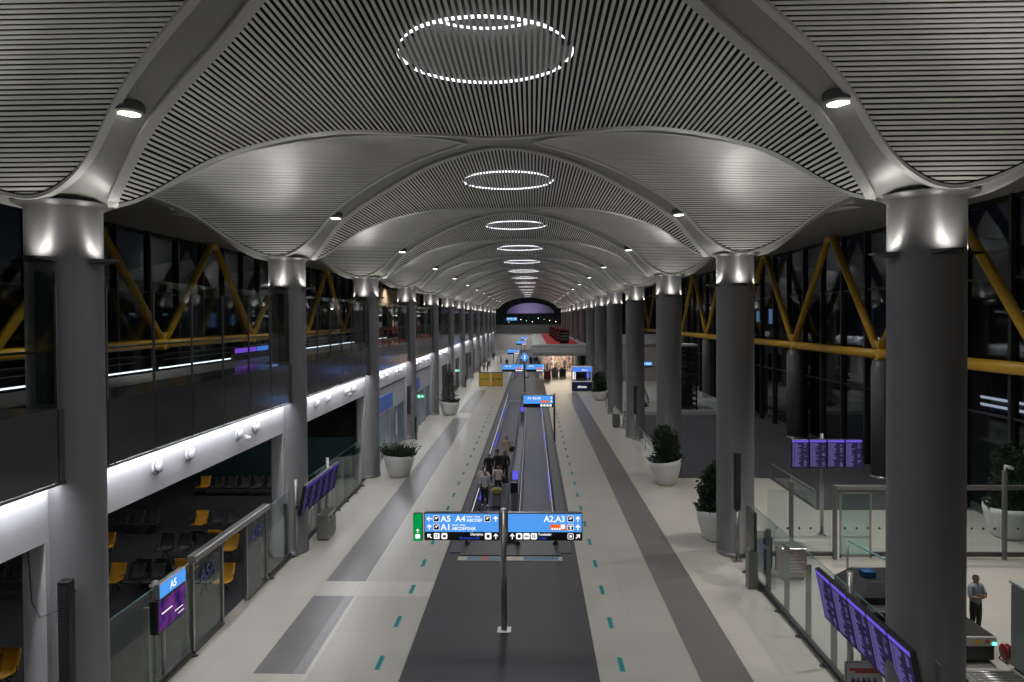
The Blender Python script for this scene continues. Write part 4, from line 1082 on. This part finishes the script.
for s in (-.6, .6):
    g = G(); g.add([(s - .01, 0, .1), (s - .01, 6.6, 2.1), (s - .01, 6.6, 3.0), (s - .01, 0, 1.0), (s + .01, 0, .1), (s + .01, 6.6, 2.1), (s + .01, 6.6, 3.0), (s + .01, 0, 1.0)], [(0, 1, 2, 3), (7, 6, 5, 4), (0, 4, 5, 1), (1, 5, 6, 2), (2, 6, 7, 3), (3, 7, 4, 0)]); g.build('glass_side', M_glass, t)
    G().path([(s, .2, .3), (s, -.25, .5), (s, -.3, .8), (s, 0, 1.02), (s, 6.6, 3.03)], .05, 8).build('handrail', M_rubber, t)
    g = G(); g.add([(s - .08, 0, 0), (s - .08, 6.6, 1.95), (s + .08, 6.6, 1.95), (s + .08, 0, 0), (s - .08, 0, .14), (s - .08, 6.6, 2.12), (s + .08, 6.6, 2.12), (s + .08, 0, .14)], [(0, 1, 2, 3), (7, 6, 5, 4), (0, 4, 5, 1), (3, 2, 6, 7), (1, 5, 6, 2), (0, 3, 7, 4)]); g.build('skirt', M_white, t)

# glass partition with door, parallel to the facade end of the security zone
t = thing('glass_partition', 'glass partition with a row of grey dots across the right side', 'glass partition', (9.6, 26.4, 0))
for i, (a, b) in enumerate(((0, .8), (.9, 2.4), (3.85, 6.2), (6.2, 8.55), (8.65, 11.5))):
    G().box(a + .03, b - .03, -.01, .01, .25, 2.55).build('glass_panel', M_glass, t)
gg = G()
for i in range(27):
    x = .35 + i * .42
    if True: gg.yprism([(x + .045 * math.cos(a), 1.12 + .045 * math.sin(a)) for a in [k * PI / 6 for k in range(12)]], -.018, -.012)
gg.build('dots', M_dsteel, t)
d = G().box(2.72, 3.8, -.012, .012, .1, 2.4).build('door', glass('door_glass', (.72, .84, .82), .1), t)
g = G(); g.box(2.68, 2.74, -.03, .03, 0, 2.45); g.box(3.78, 3.84, -.03, .03, 0, 2.45); g.box(2.68, 3.84, -.03, .03, 2.4, 2.47); g.box(2.68, 3.84, -.03, .03, .05, .15); g.build('door_frame', M_steel, d)
G().bbox(2.45, 11.5, -.09, .09, 2.56, 2.72, .02).build('header', M_steel, t)
G().bbox(0, 2.45, -.05, .05, .08, .24, .01).build('base_rail', M_dsteel, t); G().bbox(3.84, 11.5, -.05, .05, .08, .24, .01).build('base_rail', M_dsteel, t)
for x, h in ((.85, 2.9), (2.45, 2.75), (8.6, 3.3)): G().bbox(x - .07, x + .07, -.2, -.06, 0, h, .015).build('post', M_post, t)
t = thing('security_camera', 'white security camera on the tall post at the far right partition', 'camera', (18.2, 26.27, 3.3))
G().bbox(-.03, .03, -.03, .03, .0, .12, .01).build('bracket', M_white, t); G().tube((0, 0, .16), (.28, -.05, .08), .06, n=12).build('body', M_white, t)

# security control area
def machine_box(t, nm, x0, x1, y0, y1, z0, z1, m, b=.03): return G().bbox(x0, x1, y0, y1, z0, z1, b).build(nm, m, t)
M_mach = mat('machine_grey', (.16, .17, .18), .45); M_machl = mat('machine_light', (.36, .37, .36), .45); M_gled = glow('green_indicator', (.1, 1, .55), 4)
t = thing('xray_machine', 'low baggage scanner with black conveyor and green indicator beside the guard', 'scanner', (10.75, 18.35, 0))
machine_box(t, 'body', 0, 2.0, 0, 1.35, .1, .52, M_black); machine_box(t, 'front_panel', 0, 2.02, -.06, .02, .5, .74, M_machl, .015); machine_box(t, 'conveyor_belt', 0, 1.98, .0, 1.4, .70, .76, M_rubber, .02); machine_box(t, 'side_panel', 1.98, 2.02, .03, 1.36, .1, .74, M_dsteel, .01)
machine_box(t, 'emergency_button', 1.72, 1.84, -.09, -.06, .60, .68, mat('button_red', (.4, .05, .02), .4), .01); machine_box(t, 'control_panel', 1.45, 1.62, -.08, -.06, .58, .66, M_seaty, .01); machine_box(t, 'indicator', 1.9, 2.0, -.085, -.06, .54, .61, M_gled, .01)
for x in (.1, 1.9): machine_box(t, 'foot', x - .06, x + .06, .1, .3, 0, .12, M_dsteel)
t = thing('roller_table', 'steel roller table in front of the low baggage scanner', 'roller table', (11.3, 14.9, 0))
g = G()
for i in range(19): g.tube((.05, .08 + i * .125, .36), (1.15, .08 + i * .125, .36), .045, n=10)
g.build('rollers', M_steel, t)
for x in (0, 1.2): machine_box(t, 'side_rail', x - .04, x + .04, 0, 2.42, .28, .42, M_steel, .01)
for x in (0, 1.2):
    for y in (.2, 2.2): machine_box(t, 'leg', x - .03, x + .03, y - .03, y + .03, 0, .28, M_dsteel, .01)
t = thing('hose_reel', 'small red hose reel between the low baggage scanner and the grey cabinet', 'hose reel', (13.18, 18.55, 0))
RX = Matrix.Translation((0, 0, .24)) @ Matrix.Rotation(PI / 2, 4, 'Y')
for z in (-.06, .06): G().lathe([(.0, z - .01), (.19, z - .01), (.205, z), (.19, z + .01), (0, z + .01)], n=28).xf(RX).build('flange', mat('red_reel', (.35, .02, .02), .4), t)
G().lathe([(.08, -.05), (.14, -.04), (.155, 0), (.14, .04), (.08, .05)], n=24).xf(RX).build('hose', M_black, t)
g = G(); g.path([(-.09, -.15, 0), (-.09, 0, .24), (-.09, .15, 0)], .015, 6); g.path([(.09, -.15, 0), (.09, 0, .24), (.09, .15, 0)], .015, 6); g.tube((-.1, 0, .24), (.1, 0, .24), .02); g.build('stand', M_dsteel, t)
t = thing('scanner_cabinet', 'tall grey scanner cabinet with green light at the right edge', 'cabinet', (13.0, 17.3, 0))
machine_box(t, 'body', 0, 1.8, 0, .85, .1, 2.2, M_mach, .04); machine_box(t, 'top_rim', -.03, 1.83, -.03, .88, 2.2, 2.28, M_machl, .02); machine_box(t, 'plinth', .05, 1.75, .05, .8, 0, .1, M_black)
machine_box(t, 'front_door', .2, 1.5, -.03, 0, .2, 2.1, M_machl, .01); machine_box(t, 'indicator', -.02, .0, .06, .15, 1.72, 1.80, M_gled, .01)
t = thing('baggage_machine', 'black baggage machine with sloping hood behind the five flight screens', 'scanner', (10.3, 20.4, 0))
g = G(); g.add([(0, 0, .2), (2.6, 0, .2), (2.6, 1.8, .2), (0, 1.8, .2), (0, 0, .9), (2.6, 0, .9), (2.6, 1.8, .9), (0, 1.8, .9), (.35, .25, 1.25), (2.3, .25, 1.25), (2.3, 1.5, 1.25), (.35, 1.5, 1.25)],
   [(3, 2, 1, 0), (0, 1, 5, 4), (1, 2, 6, 5), (2, 3, 7, 6), (3, 0, 4, 7), (4, 5, 9, 8), (5, 6, 10, 9), (6, 7, 11, 10), (7, 4, 8, 11), (8, 9, 10, 11)]); g.build('hood', M_black, t)
for x in (.15, 2.45):
    for y in (.15, 1.65): machine_box(t, 'leg', x - .05, x + .05, y - .05, y + .05, 0, .22, M_dsteel)
machine_box(t, 'control_screen', 1.7, 2.1, .1, .16, 1.2, 1.5, M_dsteel); machine_box(t, 'side_table', .1, 2.5, -.5, 0, .62, .7, M_dsteel, .01)
for x in (.2, 2.4): machine_box(t, 'table_leg', x - .03, x + .03, -.45, -.39, 0, .62, M_dsteel, .01)
t = thing('tray_stack', 'blue plastic trays on top of the black baggage machine', 'trays', (10.85, 21.2, 1.25))
for i in range(3):
    G().lathe([(.0, .0), (.22, .0), (.27, .07), (.25, .07), (.20, .02), (0, .02)], n=4, smooth=False).xf(Matrix.Translation((0, 0, i * .05)) @ Matrix.Rotation(PI / 4, 4, 'Z')).build('tray', mat('tray_blue', (.01, .08, .22), .4), t)
t = thing('tray_cabinet', 'machine with steel top and reddish printed front behind the glass fence', 'cabinet', (9.35, 24.1, 0))
machine_box(t, 'body', 0, .85, 0, .7, .12, 1.05, mat('red_print', (.22, .13, .12), .5, noise=.5, scale=5)); machine_box(t, 'top', -.04, .89, -.04, .74, 1.05, 1.12, M_steel, .02); machine_box(t, 'plinth', .05, .8, .05, .65, 0, .12, M_black)
g = G()
for i in range(6): g.box(.1, .75 - .1 * (i % 3), -.012, 0, .3 + i * .11, .34 + i * .11)
g.build('printed_lines', M_machl, t)
G().lathe([(0, 1.12), (.1, 1.12), (.1, 1.15), (0, 1.15)], (.25, .3, 0), n=14).build('cap', M_black, t)
t = thing('blue_cabinet', 'dark blue cabinet behind the glass fence next to the red printed machine', 'cabinet', (8.75, 25.0, 0))
machine_box(t, 'body', 0, .6, 0, .8, .1, 1.15, mat('dark_blue', (.015, .03, .14), .4)); machine_box(t, 'plinth', .05, .55, .05, .75, 0, .1, M_black); machine_box(t, 'top', -.02, .62, -.02, .82, 1.15, 1.19, M_dsteel, .01)
t = thing('poster_stand', 'white poster stand with red heading and dark figures at the bottom right', 'poster', (7.72, 15.55, 0))
p = G().bbox(0, .82, 0, .05, .25, 1.42, .015).build('frame', M_steel, t); G().box(.04, .78, -.006, 0, .3, 1.38).build('sheet', mat('poster_paper', (.45, .46, .47), .5), p); G().box(.1, .74, -.01, -.006, 1.22, 1.28).build('heading', mat('poster_red', (.35, .06, .05), .5), p)
G().box(.22, .74, -.01, -.006, 1.17, 1.22).build('subheading', MATS['poster_red'], p)
g = G()
for i in range(5):
    x = .16 + i * .12; g.yprism([(x - .03, .7), (x + .03, .7), (x + .04, .95), (x + .02, 1.02), (x - .02, 1.02), (x - .04, .95)], -.01, -.006); g.yprism([(x + .022 * math.cos(a), 1.05 + .022 * math.sin(a)) for a in [k * PI / 4 for k in range(8)]], -.01, -.006)
    g.box(x + .03, x + .06, -.01, -.006, .9, 1.04 - .05 * (i % 2))
g.build('figures', mat('poster_ink', (.03, .03, .08), .5), p)
for x in (.1, .72): G().bbox(x - .03, x + .03, -.2, .25, 0, .05, .01).build('foot', M_dsteel, t); G().box(x - .02, x + .02, .0, .05, .04, .3).build('leg', M_dsteel, t)
t = thing('barrier_post', 'steel barrier arm post with sloped glass top behind the partition fence', 'barrier', (11.6, 24.2, 0))
for x in (0, 1.1): G().tube((x, 0 if x == 0 else -1.2, 0), (x, 0 if x == 0 else -1.2, 1.35 if x == 0 else .9), .04).build('post', M_steel, t)
G().tube((0, 0, 1.35), (1.1, -1.2, .9), .03).build('arm', M_gedge, t)

# ------------------------------------------------------------------ people
def seg_dist(p, a, b):
    ab = b - a; t = max(0, min(1, (p - a).dot(ab) / max(ab.length_squared, 1e-9))); return (p - a - ab * t).length
def person_parts(arms='down', step=.0, H=1.72, slim=1.0, turn=0.0):
    """joint positions, facing -y, feet at z = 0"""
    k = H / 1.72; J = {}; R = {}
    def j(n, x, y, z, r): J[n] = Vector((x, y, z)) * k; R[n] = (r[0] * k * slim, r[1] * k * slim) if isinstance(r, tuple) else (r * k, r * k)
    j('pelvis', 0, 0, .94, (.155, .105)); j('waist', 0, 0, 1.08, (.135, .095)); j('chest', 0, .005, 1.27, (.16, .11)); j('collar', 0, .01, 1.42, (.11, .075)); j('neck', 0, .0, 1.49, .052)
    j('jaw', 0, -.018, 1.56, (.066, .075)); j('skull', 0, -.008, 1.645, (.078, .092)); j('crown', 0, .0, 1.70, (.05, .06))
    for s, n in ((-1, 'l'), (1, 'r')):
        ph = step * s
        j('hip' + n, .095 * s, 0, .88, .088); j('knee' + n, .105 * s, -.5 * ph - .01, .49, .056); j('ankle' + n, .11 * s, -ph * .8 + .02, .085, .036); j('toe' + n, .125 * s, -ph * .8 - .13, .035, .032)
        j('shoulder' + n, .185 * s, .01, 1.40, .052)
        if arms == 'down': e, w, h = (.235, .03, 1.13), (.25, -.06, .90), (.25, -.09, .83)
        elif arms == 'crossed': e, w, h = (.25, -.06, 1.13), (.06, -.20, 1.16 + .03 * s), (-.03, -.205, 1.18 + .03 * s)
        elif arms == 'bag': e, w, h = (.24, .01, 1.14), (.21, -.17, 1.02), (.19, -.25, 1.03)
        else: e, w, h = (.33, -.02, 1.22), (.36, -.2, 1.12), (.36, -.27, 1.14)
        j('elbow' + n, e[0] * s, e[1], e[2], .042); j('wrist' + n, w[0] * s, w[1], w[2], .027); j('palm' + n, h[0] * s, h[1], h[2], (.036, .02))
        d = (Vector(h) - Vector(w)).normalized(); d.x *= s; sd = Vector((0, 1, 0)) if abs(d.z) > .6 else Vector((0, 0, 1)); sd = (sd - d * sd.dot(d)).normalized(); inw = d.cross(sd)
        pp = J['palm' + n] / k
        for f, (o, L) in enumerate(((-.028, .065), (-.009, .078), (.010, .072), (.028, .055))):
            a = pp + d * .04 + sd * o; b = a + d * L * .55 + inw * .004; c = b + d * L * .4 + inw * .018
            j('f%da' % f + n, *a, .0105); j('f%db' % f + n, *b, .009); j('f%dc' % f + n, *c, .0075)
        a = pp - d * .0 - sd * .045; b = a + d * .045 - sd * .012; j('ta' + n, *a, .011); j('tb' + n, *b, .009)
    E = [('pelvis', 'waist'), ('waist', 'chest'), ('chest', 'collar'), ('collar', 'neck'), ('neck', 'jaw'), ('jaw', 'skull'), ('skull', 'crown')]
    for n in 'lr':
        E += [('pelvis', 'hip' + n), ('hip' + n, 'knee' + n), ('knee' + n, 'ankle' + n), ('ankle' + n, 'toe' + n), ('collar', 'shoulder' + n), ('shoulder' + n, 'elbow' + n), ('elbow' + n, 'wrist' + n), ('wrist' + n, 'palm' + n), ('palm' + n, 'ta' + n), ('ta' + n, 'tb' + n)]
        for f in range(4): E += [('palm' + n, 'f%da' % f + n), ('f%da' % f + n, 'f%db' % f + n), ('f%db' % f + n, 'f%dc' % f + n)]
    return J, R, E, k
def person(label, loc, rz, top, bottom, arms='down', step=0.0, H=1.72, slim=1.0, sleeves='short', skirt=False, shoes=(.5, .5, .5), hair=(.015, .01, .008), longhair=False, group=None, cap=False):
    J, R, E, k = person_parts(arms, step, H, slim)
    names = list(J); idx = {n: i for i, n in enumerate(names)}
    me = bpy.data.meshes.new('tmp'); me.from_pydata([J[n] for n in names], [(idx[a], idx[b]) for a, b in E], [])
    o = bpy.data.objects.new('tmp', me); COL.objects.link(o)
    md = o.modifiers.new('s', 'SKIN'); md.use_smooth_shade = True; md.branch_smoothing = .3
    o.modifiers.new('d', 'SUBSURF').levels = 1
    for i, n in enumerate(names):
        sv = me.skin_vertices[0].data[i]; sv.radius = R[n]; sv.use_root = (n == 'pelvis')
    dg = bpy.context.evaluated_depsgraph_get(); dg.update(); ev = bpy.data.meshes.new_from_object(o.evaluated_get(dg))
    bpy.data.objects.remove(o); bpy.data.meshes.remove(me)
    def lab(p):
        best, bl = 9, None
        for a, b in E:
            d = seg_dist(p, J[a], J[b]) - (R[a][0] + R[b][0]) * .35
            if d < best: best, bl = d, (a, b)
        return bl
    V = [v.co.copy() for v in ev.vertices]; NV = [v.normal.copy() for v in ev.vertices]
    for i, p in enumerate(V):                                    # nose, chin
        if p.z > 1.56 * k and p.y < -.06 * k and abs(p.x) < .02 * k and p.z < 1.64 * k: V[i] = p + Vector((0, -.018 * k, 0))
    t = thing('person', label, 'person', loc, rz, group)
    F = [tuple(f.vertices) for f in ev.polygons]; FL = [lab(f.center) for f in ev.polygons]
    g = G(); g.add(V, F, 0, True); body = g.build('body', M_skin, t)
    def shell(nm, keep, off, m, parent=t):
        fs = [f for f, l in zip(F, FL) if keep(l, sum((V[i] for i in f), Vector()) / len(f))]
        if not fs: return
        us = sorted({i for f in fs for i in f}); mp = {i: q for q, i in enumerate(us)}
        g = G(); g.add([V[i] + NV[i] * off for i in us], [tuple(mp[i] for i in f) for f in fs], 0, True); return g.build(nm, m, parent)
    def cm(c, nm): return mat('%s_%d_%d_%d' % (nm, c[0] * 100, c[1] * 100, c[2] * 100), c, .8, noise=.1, scale=8)
    torso = {'pelvis', 'waist', 'chest', 'collar'}
    def top_k(l, c):
        a, b = l
        if a in torso and b in torso: return c.z > .95 * k and c.z < 1.47 * k
        if b.startswith('shoulder') or a.startswith('shoulder'): return True
        if a.startswith('elbow') and sleeves == 'long': return True
        return False
    def bot_k(l, c):
        a, b = l
        if a in torso and b in torso: return c.z <= .99 * k
        if a == 'pelvis' or a.startswith('hip'): return c.z > (.55 if skirt else 0) * k
        if a.startswith('knee'): return not skirt and c.z > .1 * k
        return False
    shell('trousers' if not skirt else 'skirt', bot_k, .014 * k, cm(bottom, 'cloth')); shell('top', top_k, .02 * k, cm(top, 'cloth'))
    shell('shoes', lambda l, c: l[0].startswith('ankle') or (l[0].startswith('knee') and c.z < .1 * k), .012 * k, cm(shoes, 'shoe'))
    shell('hair', lambda l, c: l[0] in ('jaw', 'skull', 'neck') and ((c.z > 1.665 * k) or (c.y > -.03 * k and c.z > (1.44 if longhair else 1.57) * k)), .016 * k, cm(hair, 'hair'))
    g = G()
    for s in (-1, 1): g.lathe([(0, -.009), (.008, -.005), (.010, 0), (.008, .005), (0, .009)], (s * .03 * k, -.098 * k, 1.635 * k), n=8)
    g.build('eyes', M_black, t)
    g = G()
    for s in (-1, 1): g.lathe([(0, -.03), (.012, -.02), (.016, 0), (.014, .02), (0, .03)], (s * .082 * k, .0, 1.625 * k), n=8)
    g.build('ears', M_skin, t)
    if cap: G().lathe([(.105, 1.67), (.10, 1.72), (.06, 1.755), (0, 1.765)], n=18).build('cap', cm((.01, .01, .012), 'cap'), t)
    return t
BK = (.012, .012, .014)
guard = person('security guard in pale blue shirt and black trousers standing with crossed arms', (13.32, 20.05, 0), .25, (.22, .27, .30), BK, 'crossed', 0, 1.72, 1.08, 'short', shoes=(.01, .01, .01))
B = .064
p1 = person('person in grey top and black trousers with white shoes at the front of the group', (-1.38, 33.3, B), .1, (.38, .39, .40), BK, 'down', .10, 1.70, 1.0, 'short', shoes=(.6, .6, .6))
person('person in white shirt with arms spread behind the grey-topped passenger', (-1.52, 34.5, B), -.2, (.60, .58, .56), BK, 'out', .05, 1.66, 1.0, 'short')
wm = person('woman in pale pink top and dark skirt with shoulder bag on the walkway', (-.83, 34.9, B), .1, (.58, .48, .45), (.02, .02, .03), 'bag', .06, 1.64, .95, 'short', skirt=True, longhair=True)
person('person all in black at the left of the walkway group', (-1.46, 37.6, B), .1, BK, BK, 'bag', .05, 1.70, 1.0, 'long')
person('person in black with a cap in the middle of the walkway group', (-1.02, 38.4, B), 0, BK, BK, 'down', .05, 1.66, 1.0, 'long', cap=True)
person('tall person in black with white shoes at the right of the walkway group', (-.62, 37.9, B), -.1, BK, BK, 'down', .12, 1.80, 1.05, 'long', shoes=(.6, .6, .6))
bg = person('woman in beige top and beige trousers at the back of the walkway group', (-.70, 43.2, B), .1, (.40, .30, .20), (.40, .31, .22), 'bag', .06, 1.68, .95, 'short', shoes=(.6, .6, .6))
def bag(lab, loc, c, w=.34, d=.16, h=.3):
    t = thing('handbag', lab, 'bag', loc); m = mat('bag_%d_%d' % (c[0] * 100, c[1] * 100), c, .6)
    G().bbox(-w / 2, w / 2, -d / 2, d / 2, 0, h, .05).build('body', m, t); G().path([(-w * .35, 0, h - .02), (-w * .3, 0, h + .22), (0, 0, h + .32), (w * .3, 0, h + .22), (w * .35, 0, h - .02)], .014, 6).build('strap', m, t)
    G().box(-.03, .03, -d / 2 - .006, -d / 2, h * .6, h * .7).build('clasp', M_steel, t)
bag('black shoulder bag at the side of the woman in the pink top', (-.47, 34.75, .82), BK); bag('black shoulder bag at the side of the beige-dressed woman', (-.36, 43.1, .80), BK)
t = thing('suitcase', 'grey hard suitcase standing at the front of the walkway group', 'suitcase', (-.82, 33.1, B))
G().bbox(-.21, .21, -.13, .13, .07, .64, .05).build('shell', mat('case_grey', (.20, .21, .23), .35), t); g = G()
for i in range(5): g.box(-.16 + i * .075, -.14 + i * .075, -.138, -.13, .12, .6)
g.build('ribs', M_dsteel, t); G().path([(-.1, .1, .62), (-.1, .1, 1.02), (.1, .1, 1.02), (.1, .1, .62)], .012, 6).build('handle', M_steel, t)
for x in (-.16, .16):
    for y in (-.09, .09): G().tube((x - .012, y, .035), (x + .012, y, .035), .035, n=10).build('wheel', M_rubber, t)
t = thing('travel_bag', 'olive yellow travel bag lying on the grey suitcase', 'bag', (-.82, 33.06, .70)); G().bbox(-.27, .27, -.16, .12, .0, .34, .09).build('body', mat('olive_bag', (.34, .30, .10), .7, noise=.2), t); G().path([(-.12, -.17, .1), (-.1, -.19, .3), (.1, -.19, .3), (.12, -.17, .1)], .014, 6).build('strap', M_dsteel, t); G().box(-.24, .24, -.02, .02, .33, .345).build('zip', M_black, t)
far = [(-3.7, 128, BK, BK, 'in black left of the dark strip below the far signs', .1), (-5.2, 138, (.05, .05, .06), BK, 'in dark clothes left of the distant walkway', .1), (-7.0, 130, (.45, .42, .4), BK, 'in pale top walking far left', 0), (-7.3, 132, (.1, .05, .05), (.1, .1, .15), 'in dark red top walking far left', .1),
       (0.7, 131, BK, BK, 'in black right of the diamond sign, nearer of the pair', .05), (1.7, 132.5, (.05, .02, .03), BK, 'in black right of the diamond sign, farther of the pair', .08), (0.5, 137, BK, (.03, .03, .05), 'in black on the distant second walkway', .0), (-.6, 139, (.06, .06, .07), BK, 'in grey on the distant second walkway', .1),
       (3.3, 113, BK, BK, 'in black leaning at the left edge of the lit shop', .1), (-7.3, 119.5, (.3, .3, .32), BK, 'in grey top beside the far left columns', .1), (-6.6, 118, (.06, .06, .07), BK, 'in dark jacket beside the far left columns', 0), (-7.3, 150, BK, BK, 'in black near the farthest left columns', 0)]
base = {}
for i, (x, y, a, b, d, st) in enumerate(far):
    person('distant person ' + d, (x, y, 0.064 if abs(x) < 2 and 104 < y < 164 else .006), (i * 1.7) % 6, a, b, 'down', st, 1.68 + .06 * (i % 3), 1.0, 'long')

# ------------------------------------------------------------------ light
def lamp(kind, name, loc, energy, col=(1, .97, .92), size=.3, rot=(0, 0, 0), spot=None, blend=.6, sy=None):
    l = bpy.data.lights.new(name, kind); l.energy = energy; l.color = col
    if kind == 'AREA':
        l.size = size
        if sy: l.shape = 'RECTANGLE'; l.size_y = sy
    else: l.shadow_soft_size = size
    if spot: l.spot_size = spot; l.spot_blend = blend
    o = bpy.data.objects.new(name, l); COL.objects.link(o); o.location = loc; o.rotation_euler = rot
    return o
for i, (x, y, z) in enumerate(SPOTS): lamp('SPOT', 'downlight_beam', (x, y, z), 760 if x < 0 else 320, size=.2, spot=1.9, blend=.9)
for k in range(0, NB): lamp('AREA', 'ring_glow', (0, D(k), 13.95), 300, (1, 1, 1), 2.6)
for k in range(0, 8):
    for sg in (-1, 1): lamp('SPOT', 'soffit_beam', (sg * 14.6, D(k) + .3, 13.0), 900 if sg > 0 else 1700, size=.2, spot=2.2, blend=.9)
for k in range(0, NB):
    for sg, cx in ((-1, -8.56), (1, 8.62)):
        for (ux, uy) in ((1, 0), (-1, 0), (0, 1), (0, -1)):
            if (k > 7 and uy) or ux * cx < 0: continue
            o = lamp('SPOT', 'uplight_beam', (cx + ux * .97, D(k) + uy * .97, 10.3), 320 if uy else 60, size=.06, spot=1.3 if uy else 1.5, blend=.9)
            o.rotation_euler = Vector((ux, uy, .62 if uy else 1.0)).to_track_quat('-Z', 'Y').to_euler()
for y in (20, 29.5): lamp('SPOT', 'security_beam', (13.5, y, 12.4), 2200, size=.2, spot=1.9, blend=.9)
for y in (19, 27, 35): lamp('AREA', 'lounge_glow', (-13.5, y, 4.65), 45, (1, .97, .93), 1.5)
w = bpy.data.worlds.new('night'); SC.world = w; w.use_nodes = True
w.node_tree.nodes['Background'].inputs[0].default_value = (.010, .013, .022, 1); w.node_tree.nodes['Background'].inputs[1].default_value = .22
lamp('AREA', 'shop_lamp_area', (5.0, 112, 3.6), 450, (1, .85, .65), 5.0)
lamp('AREA', 'far_vault_lamp', (0, YE + 4, 11.0), 160, (.75, .68, 1), 6.0, (PI / 2 + .35, 0, 0))
lamp('AREA', 'terminal_end_lamp', (0, YE + 12, 6.6), 900, (1, .97, .95), 12.0)
lamp('AREA', 'end_hall_lamp', (0, YE - 2, 4.6), 300, (1, .97, .95), 10.0)

# ------------------------------------------------------------------ camera
F = 705.0
cam = bpy.data.cameras.new('camera'); co = bpy.data.objects.new('camera', cam); COL.objects.link(co)
cam.sensor_width = 36; cam.sensor_fit = 'HORIZONTAL'; cam.lens = F / 1024 * 36; cam.clip_end = 500; cam.clip_start = .05
yaw = math.atan(20 / F); pit = math.atan(11 / F); roll = math.radians(-.35)
co.matrix_world = Matrix.Translation((.9, 0, 9.0)) @ Matrix.Rotation(yaw, 4, 'Z') @ Matrix.Rotation(PI / 2 - pit, 4, 'X') @ Matrix.Rotation(roll, 4, 'Z')
cam.shift_y = -12 / 1024
SC.camera = co
SC.view_settings.view_transform = 'Standard'; SC.view_settings.look = 'None'; SC.view_settings.gamma = 1; SC.view_settings.use_curve_mapping = False
SC.view_settings.exposure = 0.0
SC.cycles.use_denoising = True
SC.cycles.max_bounces = 8; SC.cycles.transparent_max_bounces = 24
